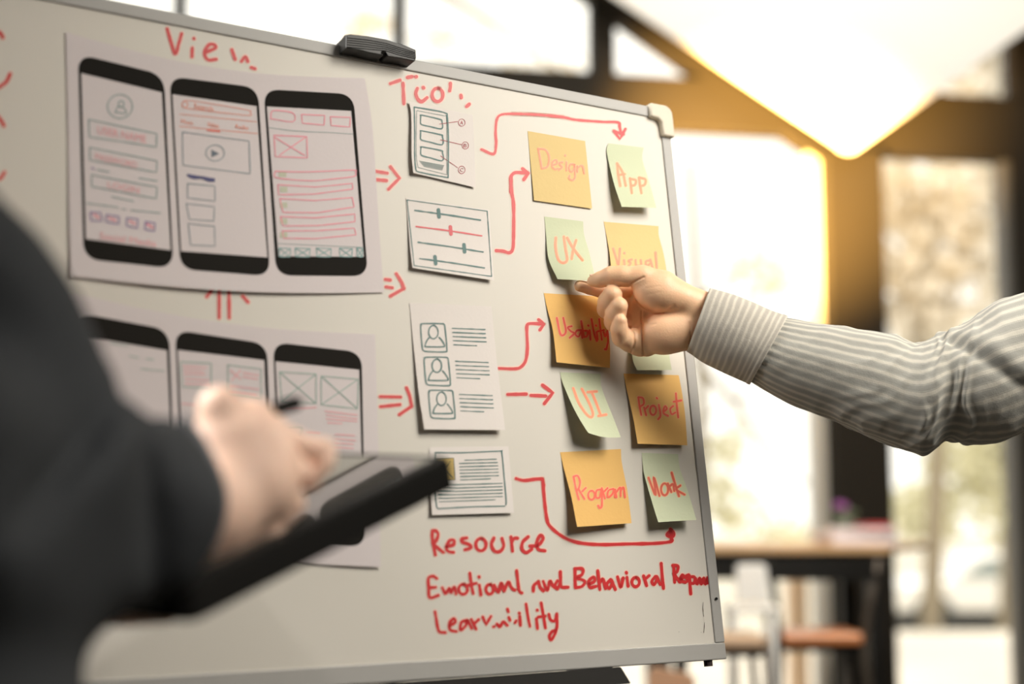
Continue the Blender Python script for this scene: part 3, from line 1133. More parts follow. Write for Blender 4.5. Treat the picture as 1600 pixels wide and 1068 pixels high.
note([(905, -60), (925, 120), (940, 300), (975, 390)], [(1190, -40), (1210, 130), (1230, 300), (1246, 388)], N3, grn,
     lambda u, v: .010 * max(0, v - .1) ** 1.4, None, 'pale green sticky note almost hidden behind the palm')
note([(375, 405), (392, 480), (450, 620), (520, 760), (595, 878)], [(693, 418), (693, 500), (725, 600), (782, 740), (848, 912)], N3, grn,
     lambda u, v: .020 * max(0, v - .05) ** 1.25,
     [("478,530 520,640 580,730 620,755 630,720 600,640 545,535;590,560 660,555;622,560 655,640 690,735;675,745 735,735", N3)],
     'pale green curling sticky note reading UI', 2.8, [coralp, coralh], bottom=lambda u: 3.2 * math.sin(math.pi * u))
note([(870, 415), (890, 520), (940, 740), (980, 962)], [(1300, 428), (1325, 560), (1350, 740), (1367, 975)], N3, ora,
     lambda u, v: .009 * max(0, v - .05) ** 1.3 * (1 - .4 * u),
     [("985,600 995,670 1008,738;985,600 1020,608 1028,650 1000,672;1030,680 1046,740;1040,692 1062,668;O1100,702 24,36;1145,660 1158,740 1140,772;1128,605 1132,610;1180,715 1207,690 1192,670 1180,720 1217,745;1257,668 1234,692 1245,732 1272,720;1278,570 1285,660 1296,757;1260,635 1320,625", N3)],
     'orange sticky note reading Project near the right edge', 3.0)
note([(375, 130), (405, 260), (460, 470), (508, 712)], [(850, 105), (856, 210), (900, 430), (933, 683)], N4, ora,
     lambda u, v: .014 * max(0, v - .05) ** 1.3 * (1 - .5 * u),
     [("480,320 500,420 522,500;480,320 512,315 530,360 522,408 505,430;520,420 566,495;548,435 575,408;O620,465 26,35;690,420 660,430 655,480 685,480 697,420 702,540 685,565 672,545;700,410 725,490;715,440 745,410;790,415 752,430 747,480 780,460 797,420 802,480;805,420 815,482;815,440 845,405 848,472;848,430 870,405 882,482", N4)],
     'orange sticky note reading Program at the bottom', 2.9)
note([(1010, 135), (1030, 300), (1080, 480), (1140, 675)], [(1295, 145), (1310, 260), (1370, 430), (1438, 658)], N4, grn,
     lambda u, v: .016 * max(0, v - .1) ** 1.3,
     [("1065,330 1120,465 1105,325 1150,470;O1190,420 28,46;1215,375 1242,440;1225,400 1255,380 1265,432;1245,290 1272,380 1302,472;1312,390 1280,420 1345,460", N4)],
     'pale green sticky note reading Work at the bottom', 3.2, [mat('brick_red_ink', rgb(214, 84, 56), .5), coralh])

# wireframe papers ---------------------------------------------
pw = paperm('white_copier_paper', rgb(232, 225, 220))
plav = paperm('cool_white_copier_paper', rgb(222, 213, 213))


def fquad(q, u, v):
    """bilinear point in pixel quad TL TR BR BL"""
    a = np.array(q[0]) * (1 - u) + np.array(q[1]) * u
    b = np.array(q[3]) * (1 - u) + np.array(q[2]) * u
    return a * (1 - v) + b * v


def rquad(q, r, n=6):
    """rounded outline of pixel quad with corner radius r px; list of points"""
    out = []
    q = [np.array(p, float) for p in q]
    for i in range(4):
        p, a, b = q[i], q[i - 1], q[(i + 1) % 4]
        da = (a - p) / np.linalg.norm(a - p)
        db = (b - p) / np.linalg.norm(b - p)
        s0, s1 = p + da * r, p + db * r
        for k in range(n + 1):
            t = k / n
            out.append((1 - t) ** 2 * s0 + 2 * t * (1 - t) * p * .86 + 2 * t * (1 - t) * (s0 + s1) / 2 * .14 + t * t * s1)
    return out


def phone(outer, inner, r, surf, parent):
    """black printed phone outline: a band between two outlines"""
    V, F = [], []
    N_ = 96
    cx = sum(np.array(p) for p in outer) / 4
    ro = rquad(outer, r, 8)

    def dense(poly, n):
        poly = poly + [poly[0]]
        sg = [np.linalg.norm(b - a) for a, b in zip(poly[:-1], poly[1:])]
        tot = sum(sg)
        res = []
        acc = 0
        i = 0
        for k in range(n):
            t = tot * k / n
            while acc + sg[i] < t:
                acc += sg[i]
                i += 1
            res.append(poly[i] + (poly[i + 1] - poly[i]) * ((t - acc) / sg[i]))
        return res
    # band built side by side as four strips of quads between straight edges
    q = [np.array(p, float) for p in outer]
    w_ = [np.array(p, float) for p in inner]
    ctr = sum(w_) / 4
    outer_pts = dense(ro, 160)

    def inner_pt(p):
        # intersection of segment ctr->p with inner quad
        d = p - ctr
        best = None
        for i in range(4):
            a, b = w_[i], w_[(i + 1) % 4]
            e = b - a
            den = d[0] * (-e[1]) + d[1] * e[0]
            if abs(den) < 1e-9:
                continue
            rhs = a - ctr
            t = (rhs[0] * (-e[1]) + rhs[1] * e[0]) / den
            s_ = (d[0] * rhs[1] - d[1] * rhs[0]) / den
            if t > 0 and -1e-3 <= s_ <= 1.001:
                if best is None or t < best:
                    best = t
        return ctr + d * min(best or .9, .995)
    extra = []
    for p in w_:
        d = p - ctr
        # add outer point along the ray through inner corner for crisp corners
        bt = 1
        n_ = len(outer_pts)
        for i in range(n_):
            a, b = outer_pts[i], outer_pts[(i + 1) % n_]
            e = b - a
            den = d[0] * (-e[1]) + d[1] * e[0]
            if abs(den) < 1e-9:
                continue
            rhs = a - ctr
            t = (rhs[0] * (-e[1]) + rhs[1] * e[0]) / den
            s_ = (d[0] * rhs[1] - d[1] * rhs[0]) / den
            if t > 0 and 0 <= s_ <= 1:
                extra.append((i + s_, ctr + d * t))
                break
    allp = [(float(i), p) for i, p in enumerate(outer_pts)] + extra
    allp.sort(key=lambda x: x[0])
    allp = [p for _, p in allp]
    n_ = len(allp)
    ok = []
    for p in allp:
        ip = inner_pt(p)
        for t in (0, .5, 1):
            m_ = p + (ip - p) * t
            h = surf.hit(m_[0], m_[1], .0002)
            V.append(h if h is not None else CAM)
            ok.append(h is not None)
    for i in range(n_):
        j = (i + 1) % n_
        for t in (0, 1):
            f = (i * 3 + t, j * 3 + t, j * 3 + t + 1, i * 3 + t + 1)
            if all(ok[k] for k in f):
                F.append(f)
    return mesh_obj('phone_outline', V, F, pblack, parent)


def quad_fill(name, q, surf, m, parent, eps=.0002, nx=4, ny=4):
    V, F = [], []
    for j in range(ny + 1):
        for i in range(nx + 1):
            p = fquad(q, i / nx, j / ny)
            V.append(surf.hit(p[0], p[1], eps))
    for j in range(ny):
        for i in range(nx):
            k = j * (nx + 1) + i
            F.append((k, k + 1, k + nx + 2, k + nx + 1))
    return mesh_obj(name, V, F, m, parent)


def word(text, q, surf, m, parent, eps=.0004, name='lettering'):
    """small lettering from the built-in font, fitted to pixel quad q"""
    cu_ = bpy.data.curves.new('text', 'FONT')
    cu_.body = text
    cu_.resolution_u = 3
    to = bpy.data.objects.new('text', cu_)
    COL.objects.link(to)
    dg = bpy.context.evaluated_depsgraph_get()
    me = to.evaluated_get(dg).to_mesh()
    vs = [tuple(v.co) for v in me.vertices]
    fs = [tuple(p.vertices) for p in me.polygons]
    bpy.data.objects.remove(to)
    bpy.data.curves.remove(cu_)
    x0, x1 = min(v[0] for v in vs), max(v[0] for v in vs)
    y0, y1 = min(v[1] for v in vs), max(v[1] for v in vs)
    V = []
    for v in vs:
        p = fquad(q, (v[0] - x0) / (x1 - x0), 1 - (v[1] - y0) / (y1 - y0))
        V.append(surf.hit(p[0], p[1], eps))
    fs = [f for f in fs if all(V[k] is not None for k in f)]
    V = [v if v is not None else CAM for v in V]
    return mesh_obj(name, V, fs, m, parent)


def zq(o, *pts):
    (ox, oy), k = o
    return [(ox + x / k, oy + y / k) for x, y in pts]


# upper big sheet
big, bs = sheet('wireframe_sheet', [(103, 50), (106, 200), (108, 330), (111, 431)], [(570, 122), (582, 200), (592, 350), (600, 455)],
                lambda u, v: .0008 + .003 * abs(math.sin(u * 2.6 + .4)) * (v - .3) ** 2 * 2, plav, nx=24, ny=18,
                top=lambda u: 20 * math.sin(math.pi * u), bottom=lambda u: 11 * math.sin(math.pi * u * .95))
tag(big, 'upper white sheet with three hand drawn phone screens', 'paper sheet', 'wireframe sheets on the whiteboard')
phone([(122, 84), (256, 117), (271, 419), (131, 404)], [(127, 114), (253, 144), (267, 391), (134, 373)], 24, bs, big)
phone([(265, 119), (403, 137), (422, 431), (282, 420)], [(269.5, 147), (401, 165.5), (418, 402), (283, 392)], 22, bs, big)
phone([(412, 139), (552, 147), (575, 431), (432, 430)], [(417, 166), (549, 173), (569, 401), (435, 400)], 22, bs, big)


def dr(items, width, m, surf, parent, name='drawn_line', jit=.15):
    """every pen stroke a part of its own"""
    for s_, (o, k) in items:
        for one in s_.split(';'):
            if one.strip():
                nm = 'drawn_circle' if one.strip()[0] == 'O' else ('drawn_box' if one.strip()[0] == 'Q' and name == 'drawn_line' else name)
                ink(nm, parse(one, o, k), surf, width, [m], parent, eps=.00025, jitter=jit)


# first screen
dr([("O750,665 78,75;L555,745 980,835 978,918 560,855 555,745;720,705 735,670 770,670 788,708 720,700;O757,650 17,20", O1),
    ("Q700,0 1225,105 1220,195 700,100;Q715,215 1225,310 1218,400 715,305;760,175 850,190;1085,240 1225,262;870,385 1040,420;670,435 920,468;950,482 980,485;1020,490 1250,512", O4)], 1.9, tealp, bs, big)
dr([("Q705,505 785,510 795,575 710,570;Q830,525 930,540 925,600 825,580;Q990,550 1075,560 1070,630 985,610;Q1135,580 1210,590 1205,655 1130,640;715,160 735,170", O4)], 2.2, violet, bs, big)
dr([("735,525 770,550;850,550 900,570;1010,575 1050,595;1150,600 1190,625", O4)], 3.2, pink, bs, big)
pk2 = mat('faded_pink_ink', rgb(240, 178, 182), .6)
word('USER NAME', zq(O1, (610, 785), (915, 845), (915, 895), (610, 835)), bs, pk2, big)
word('PASSWORD', zq(O4, (745, 45), (1070, 115), (1070, 165), (745, 95)), bs, pk2, big)
word('LOGIN', zq(O4, (840, 265), (1085, 310), (1085, 362), (840, 315)), bs, pk2, big)
word('Social Media', zq(O4, (780, 660), (1220, 725), (1220, 775), (780, 715)), bs, pk2, big)
# second screen
dr([("30,392 100,386 520,455 550,480 545,500 300,475 60,445 22,420 30,392;5,490 605,550;5,585 612,642;O45,415 22,24", O2)], 1.0, orangep, bs, big)
word('Search', zq(O2, (115, 405), (265, 430), (265, 470), (115, 445)), bs, orangep, big)
word('Music', zq(O2, (15, 530), (110, 545), (110, 575), (15, 560)), bs, orangep, big)
word('Video', zq(O2, (220, 550), (310, 562), (310, 600), (220, 588)), bs, orangep, big)
word('Radio', zq(O2, (440, 570), (540, 582), (540, 612), (440, 602)), bs, orangep, big)
dr([("220,615 315,625", O2)], 2.6, mat('salmon_underline_ink', rgb(226, 116, 104), .6), bs, big, 'underline')
dr([("Q25,630 545,700 555,955 30,888;O280,793 72,62", O2), ("Q65,32 278,52 280,170 65,145;Q55,190 275,215 270,325 80,312;Q70,345 275,366 280,520 90,512", O3)], 1.5, mat('grey_blue_pen_ink', rgb(140, 152, 158), .6), bs, big)
quad_fill('play_mark', zq(O2, (250, 765), (310, 797), (310, 799), (252, 828)), bs, mat('slate_pen_ink', rgb(96, 106, 118), .6), big)
dr([("70,965 110,985 180,985 230,1005 270,1008;90,970 270,1000", O2)], 4.2, navy, bs, big, 'scribble')
# third screen
dr([("715,520 722,470 780,462 890,485 885,548 710,525;Q955,492 1135,500 1130,575 960,560;Q1180,510 1335,515 1330,590 1185,578;Q740,655 995,665 1000,830 750,820;L745,670 980,812;L985,670 785,808;750,935 760,985 1000,1008 1150,1000 1360,975 1372,945 1350,926 1000,940 750,935", O2),
    ("Q770,42 1060,60 1350,32 1355,75 1050,115 775,120;Q785,150 1060,165 1350,142 1365,215 1080,260 810,257;Q790,290 1060,300 1370,270 1370,330 1080,360 810,363;Q805,402 1080,400 1365,380 1380,432 1060,462 815,459", O3)], 1.7, pink, bs, big)
dr([("700,595 900,620 1200,635 1355,645", O2), ("770,500 1100,515 1435,530", O3)], 1.0, tealp, bs, big)
for a, b in ((778, 868), (905, 1020), (1070, 1185), (1250, 1350), (1385, 1432)):
    dr([(f"Q{a},535 {b},540 {b - 4},605 {a + 4},602;L{a},535 {b - 4},605;L{b},540 {a + 4},602", O3)], 1.4, mat('sea_green_pen_ink', rgb(130, 170, 168), .6), bs, big, 'thumbnail')
for x, y in ((805, 960),):
    quad_fill('check_box', zq(O2, (778, 942), (836, 944), (836, 980), (778, 978)), bs, mat('grey_green_wash', rgb(196, 198, 176), .7), big)
for y in (58, 180, 305, 412):
    quad_fill('check_box', zq(O3, (785, y), (842, y), (844, y + 42), (787, y + 42)), bs, mat('grey_green_wash', rgb(196, 198, 176), .7), big)

# lower big sheet
low, lsf = sheet('wireframe_sheet', [(105, 455), (110, 600), (114, 740), (118, 862)], [(586, 522), (590, 650), (593, 770), (595, 886)],
                 lambda u, v: .0008 + .0015 * math.sin(u * 5) ** 2 * v, plav, nx=24, ny=18, top=lambda u: 15 * math.sin(math.pi * u))
tag(low, 'lower white sheet of phone screens partly behind the tablet', 'paper sheet', 'wireframe sheets on the whiteboard')
phone([(120, 488), (264, 515), (276, 846), (133, 832)], [(126, 524), (261, 547), (273, 815), (137, 800)], 24, lsf, low)
phone([(274, 515), (417, 537), (428, 850), (287, 844)], [(277.5, 546), (413, 562), (424, 815), (290, 810)], 22, lsf, low)
phone([(427, 534), (565, 550), (571, 853), (438, 850)], [(430.5, 564), (561.5, 577), (568, 818), (441, 815)], 22, lsf, low)
gt = mat('faded_green_pen_ink', rgb(158, 182, 172), .6)
dr([("Q842,352 985,360 985,475 850,465;L842,352 985,475;L985,360 850,465;Q1005,368 1150,380 1147,495 1005,480;L1005,368 1147,495;L1150,380 1005,480;Q455,312 575,318 575,415 460,410;Q640,325 770,340 770,455 640,435;180,240 250,250;255,290 290,296;320,300 350,304;300,340 390,348;880,565 930,570 920,600", LP)], 1.6, gt, lsf, low)
dr([("870,500 985,490;1020,505 1145,520;1025,520 1145,535;1025,535 1145,545;1030,550 1085,553;950,585 1000,590;1060,595 1135,600;1060,612 1140,620;1060,628 1130,634;1060,645 1130,650;465,330 555,335;468,345 545,350;470,360 550,362;475,380 565,385;475,398 570,400;650,345 690,380;690,345 655,385;700,355 760,365;700,370 755,380;650,405 760,420;650,425 750,440;460,475 510,480", LP)], 1.8, pk2, lsf, low)

# small sheets
s1, f1 = sheet('wireframe_sheet', [(393, 290), (412, 400), (415, 700), (428, 848)], [(892, 398), (902, 600), (915, 963)], lambda u, v: .0002 + .004 * max(0, .25 - u) * 2 + .002 * v, pw, O5, nx=14)
tag(s1, 'small white sheet with a drawn phone and three circled letters', 'paper sheet', 'wireframe sheets on the whiteboard')
dr([("435,335 600,362 680,382 694,410 702,600 700,885;L700,885 560,860 470,840;470,840 448,820 440,700 440,500 435,335;487,405 495,398 635,430 652,450 650,503 560,487 492,470 485,440 487,405;487,525 495,520 640,550 656,565 654,627 560,608 492,590 485,560 487,525;489,650 495,645 640,672 657,690 655,752 560,730 495,712 486,680 489,650", O5)], 2.0, teal, f1, s1)
dr([("455,362 600,390 670,405 688,440 690,862;L690,862 465,805;465,805 452,700 455,362;" + ";".join(f"{475 + i * 7},{755 + i * 8.5} {668 - i * 3},{790 + i * 7}" for i in range(6)), O5)], .6, teal, f1, s1)
dr([("632,467 775,448;640,590 805,628;640,715 773,806;O806,456 26,28;O834,634 25,28;O806,824 26,29", O5)], .9, crimson, f1, s1)
for ch, x, y in (('A', 806, 456), ('B', 834, 634), ('C', 806, 824)):
    word(ch, zq(O5, (x - 11, y - 14), (x + 13, y - 12), (x + 10, y + 16), (x - 14, y + 13)), f1, crimson, s1)
s2, f2 = sheet('wireframe_sheet', [(370, 145), (400, 500), (422, 690)], [(1020, 238), (1057, 788)], lambda u, v: .0002 + .004 * v * v, pw, O6, nx=14)
tag(s2, 'small white sheet with four drawn slider bars', 'paper sheet', 'wireframe sheets on the whiteboard')
dr([("L380,160 1005,248;L1005,248 1040,756;L1040,756 435,672;L435,672 380,160", O6)], 1.3, teal, f2, s2, 'border', jit=.3)
for x0, y0, x1, y1, kx, ky, m_ in ((440, 242, 952, 318, 627, 265, teal), (450, 367, 962, 440, 720, 398, mat('rose_pen_ink', rgb(218, 100, 106), .6)), (465, 490, 972, 566, 826, 537, teal), (480, 617, 982, 690, 600, 630, teal)):
    dr([(f"{x0},{y0} {(x0 + x1) / 2},{(y0 + y1) / 2 - 3} {x1},{y1}", O6)], 2.3, m_, f2, s2, 'slider_bar', jit=.35)
    dr([(f"L{kx - 3},{ky - 28} {kx + 3},{ky + 28}", O6)], 5.6, m_, f2, s2, 'slider_knob', jit=0)
s3, f3 = sheet('wireframe_sheet', [(398, 63), (430, 400), (468, 750), (515, 1050)], [(1037, 92), (1078, 500), (1145, 1056)], lambda u, v: .0002 + .006 * v ** 1.7, pw, O7, nx=14)
tag(s3, 'white sheet with three drawn portrait icons beside text lines', 'paper sheet', 'wireframe sheets on the whiteboard')
for dx, dy, lx, ly in ((0, 0, 0, 0), (27, 262, 25, 257), (63, 520, 56, 515)):
    sk = .06 * dy / 260
    dr([("490,240 500,226 640,226 668,232 676,262 690,420 672,446 540,443 510,436 498,408 486,260 490,240;O585,292 37,52;552,335 532,362 520,398 530,406 655,406 672,396 650,355 630,332", ((O7[0][0] + dx / 4.99, O7[0][1] + dy / 4.99), 4.99))], 2.1, teal, f3, s3, 'portrait_icon')
    for k in range(5):
        x1 = 988 + k * 3 if k < 4 else 922
        dr([(f"{732 + k * 3 + lx},{262 + k * 32 + ly} {x1 + lx},{272 + k * 32 + ly - (2 if k == 4 else 0)}", O7)], 1.6, teal, f3, s3, 'text_line', jit=.3)
s4, f4 = sheet('wireframe_sheet', [(553, 190), (560, 450), (574, 720)], [(1170, 184), (1213, 702)], lambda u, v: .0002 + .003 * v, pw, O8, nx=14)
tag(s4, 'small white sheet with a gold picture box by the tablet corner', 'paper sheet', 'wireframe sheets on the whiteboard')
dr([("600,232 800,234 1095,222 1118,235 1135,400 1152,600 1150,640;1140,650 900,655 625,670;625,670 608,640 598,450 600,232", O8)], 1.9, teal, f4, s4, 'border')
quad_fill('picture_box', zq(O8, (612, 276), (742, 276), (754, 444), (620, 450)), f4, mat('gold_wash', rgb(206, 176, 98), .6), s4)
dr([("Q612,276 742,276 754,444 620,450;L640,430 720,300;680,360 740,430", O8)], 1.5, mat('olive_pen_ink', rgb(112, 110, 80), .6), f4, s4, 'picture_outline')
for k in range(7):
    x0, x1 = (830, 1075) if k == 0 else ((797, 1030) if k == 6 else (786 + k * 2, 1082 + k * 2))
    dr([(f"{x0},{292 + k * 25.5} {x1},{284 + k * 25.5}", O8)], 1.5, teal, f4, s4, 'text_line', jit=.3)
for k in range(6):
    dr([(f"{615 + k * 3},{488 + k * 25.5} {1122 if k < 5 else 1065},{472 + k * 25.5}", O8)], 1.5, teal, f4, s4, 'text_line', jit=.3)

# translucent tape over sheet tops
tape = paperm('yellowed_clear_tape', rgb(222, 214, 198))
for poly, par, sf in (([(378, 92), (406, 97), (404, 112), (376, 106)], big, None),):
    pass

# ------------------------------------------------------------------ person on the right: hand, forearm, striped sleeve
skin = mat('light_skin', rgb(247, 200, 160), .45, bump=.12, bscale=520, var=.09, vscale=40, sub=.12)
skin2 = mat('warm_skin', rgb(248, 208, 184), .5, bump=.2, bscale=400, var=.10, vscale=40, sub=.10)
nailm = mat('nail', rgb(240, 196, 172), .25)

HD = 1.436


def hand_right(X):
    def chain(pts, k=3.0):
        d = None
        for (a, ra), (b, rb) in zip(pts[:-1], pts[1:]):
            c = sd_cone(X, a, b, ra, rb)
            d = c if d is None else smin(d, c, k)
        return d
    index = chain([((906, 446.5, -18), 9.0), ((922, 450, -22), 10), ((950, 457, -30), 12), ((1003, 455, -32), 17)])
    middle = chain([((957, 460.5, 18), 15.6), ((951, 472, 8), 16), ((949, 482, -8), 15), ((975, 482, -22), 15), ((1000, 480, -26), 16)], 7)
    ring = chain([((967.5, 477.5, 26), 13.8), ((962, 490, 18), 15.2), ((960, 502, 0), 15), ((978, 504, -14), 15), ((1000, 500, -22), 16)], 7)
    pinky = chain([((969.5, 501, 32), 10.6), ((967.5, 514, 27), 12.6), ((972, 526, 17), 15), ((985, 531, 4), 18), ((1010, 537, -4), 20)], 7)
    thumb = chain([((926.5, 438.8, -1), 9.2), ((938, 436.5, 3), 11.6), ((955, 431.5, 9), 14.6), ((972, 431, 11), 15.2), ((1004, 434, 10), 19), ((1035, 447, 8), 25)], 7)
    thenar = sd_ell(X, (1030, 457, 9), (42, 31, 29), .28)
    thenar = smin(thenar, sd_cone(X, (1035, 450, 0), (1080, 476, -4), 26, 27), 10)
    hypo = sd_ell(X, (1040, 521, 5), (45, 33, 28), -.12)
    palm = sd_ell(X, (1010, 498, -16), (34, 50, 20), .1)
    palm = smin(palm, sd_ell(X, (1000, 535, -2), (22, 22, 20)), 8)
    wrist = smin(sd_cone(X, (1088, 479, -6), (1180, 505, -14), 27, 29), sd_cone(X, (1072, 514, -6), (1180, 545, -14), 30, 32), 20)
    body = smin(smin(palm, hypo, 9), wrist, 16)
    body = smin(body, thenar, 7)
    body = smin(body, thumb, 5)
    body = smin(body, index, 5)
    fing = np.minimum(np.minimum(middle, ring), pinky)
    fing = smin(smin(middle, ring, 1.5), pinky, 1.5)
    d = smin(body, fing, 3.2)
    # skin creases
    cr = [([(956, 438), (958, 443)], 1.0, 1.3), ([(985, 449), (987, 443), (996, 438), (1006, 433)], 2.3, 1.7),
          ([(1003, 487), (1003, 510), (1004, 535), (1007, 560)], 2.6, 1.5), ([(983, 510), (990, 520), (991, 535), (987, 549)], 2.3, 1.5),
          ([(974, 534), (981, 526), (983, 516)], 1.2, 1.6), ([(970, 521), (976, 516)], .8, 1.4),
          ([(1022, 490), (1035, 488), (1046, 481), (1053, 477)], 1.0, 2.2), ([(1007, 500), (1012, 507), (1024, 506)], .9, 1.4), ([(1077, 505), (1079, 525), (1082, 542)], 1.2, 2.0),
          ([(1010, 450), (1030, 447)], .35, 1.3), ([(1010, 460), (1032, 456)], .35, 1.3), ([(992, 445), (1004, 439)], .6, 1.2)]
    for pl, amp, sg in cr:
        dm = None
        for a, b in zip(pl[:-1], pl[1:]):
            ab = (b[0] - a[0], b[1] - a[1])
            L2 = ab[0] ** 2 + ab[1] ** 2
            t = np.clip(((X[0] - a[0]) * ab[0] + (X[1] - a[1]) * ab[1]) / L2, 0, 1)
            q = (X[0] - a[0] - ab[0] * t) ** 2 + (X[1] - a[1] - ab[1] * t) ** 2
            dm = q if dm is None else np.minimum(dm, q)
        d = d + amp * np.exp(-dm / sg ** 2) * (X[2] > -6)
    return d


Vh, Fh = surfnet(hand_right, (890, 405, -62), (1186, 590, 48), 1.25)
Vh = relax(Vh, Fh, 2, .4)
Wh = px_to_world(Vh, HD)


def body_sdf(cx, cy, zs, face, arms):
    """torso, head, legs as one skin in metres; face = unit vector the figure looks along"""
    f = np.array(face, float)
    side = np.array([f[1], -f[0], 0])

    def L(a, b, z):
        return (cx + side[0] * a + f[0] * b, cy + side[1] * a + f[1] * b, z)

    def fn(X):
        d = sd_cone(X, L(0, 0, zs - .12), L(0, 0, zs - .42), .135, .12)
        d = smin(d, sd_cone(X, L(-.13, 0, zs - .05), L(.13, 0, zs - .05), .065, .065), .06)
        d = smin(d, sd_cone(X, L(0, 0, zs - .05), L(0, .01, zs + .08), .058, .052), .04)
        d = smin(d, sd_cone(X, L(0, .012, zs + .15), L(0, .03, zs + .20), .072, .078), .03)
        d = smin(d, sd_cone(X, L(0, .10, zs + .15), L(0, .085, zs + .19), .014, .010), .015)   # nose
        for s_ in (-1, 1):
            d = smin(d, sd_cone(X, L(s_ * .082, .01, zs + .15), L(s_ * .082, .0, zs + .18), .012, .014), .008)
            d = smin(d, sd_cone(X, L(s_ * .075, 0, zs - .5), L(s_ * .09, 0, .48), .085, .055), .05)
            d = smin(d, sd_cone(X, L(s_ * .09, 0, .48), L(s_ * .095, -.01, .09), .055, .038), .03)
            d = smin(d, sd_cone(X, L(s_ * .095, -.01, .05), L(s_ * .10, .13, .035), .042, .032), .03)
        for pl in arms:
            for (a, ra), (b, rb) in zip(pl[:-1], pl[1:]):
                d = smin(d, sd_cone(X, a, b, ra, rb), .025)
        return d
    return fn


def merge(parts):
    V, F = [], []
    n_ = 0
    for v, f in parts:
        V.append(v)
        F.append(f + n_)
        n_ += len(v)
    return np.concatenate(V), np.concatenate(F)


person_r = empty('person', (0, 0, 0))
tag(person_r, 'person in a grey striped shirt reaching in from the right to pinch a sticky note', 'person')
el = P(1450, 622, HD)
sh = P(1790, 490, HD + .01)
wr = P(1150, 522, HD + .005)
rc = (sh[0] + .16, sh[1] + .03)
zsr = sh[2] + .06
fn = body_sdf(rc[0], rc[1], zsr, (-.6, -.8, 0), [[(sh, .04), (P(1500, 606, HD), .034), (el, .034), (wr, .022)], [((rc[0] + .17, rc[1] - .1, zsr - .06), .05), ((rc[0] + .22, rc[1] - .14, zsr - .34), .04), ((rc[0] + .18, rc[1] - .24, zsr - .58), .028), ((rc[0] + .17, rc[1] - .27, zsr - .68), .032)]])
Vb, Fb = surfnet(fn, (wr[0] - .03, rc[1] - .42, -.02), (rc[0] + .34, rc[1] + .3, zsr + .36), .014)
V_, F_ = merge([(Wh, Fh), (Vb, Fb)])
mesh_obj('body', V_, F_, skin, person_r, smooth=True, recalc=True)
# thumb nail
mb = MB()
nc, nv = (928.5, 431.3), []
q = np.array([[926 - 4 + 8 * i / 6, 0, 0] for i in range(7)])
pts = []
for j in range(5):
    for i in range(7):
        u, v = (i / 6 - .5) * 2, (j / 4 - .5) * 2
        px = 927 + u * 6 * math.sqrt(max(0, 1 - .2 * v * v))
        dz = -1 + v * 6.5
        # on tip capsule surface: radius ~10 about axis
        r_ = 10.35 + .12 * (u + 1)
        y = 438.3 - u * .9 - math.sqrt(max(0, r_ ** 2 - (dz + 1) ** 2)) * .985
        pts.append((px, y, dz))
Vn = px_to_world(np.array(pts), HD)
Fn = [(j * 7 + i, j * 7 + i + 1, j * 7 + i + 8, j * 7 + i + 7) for j in range(4) for i in range(6)]
o = mesh_obj('thumb_nail', Vn, Fn, nailm, person_r, smooth=True)
o.modifiers.new('thickness', 'SOLIDIFY').thickness = .0004


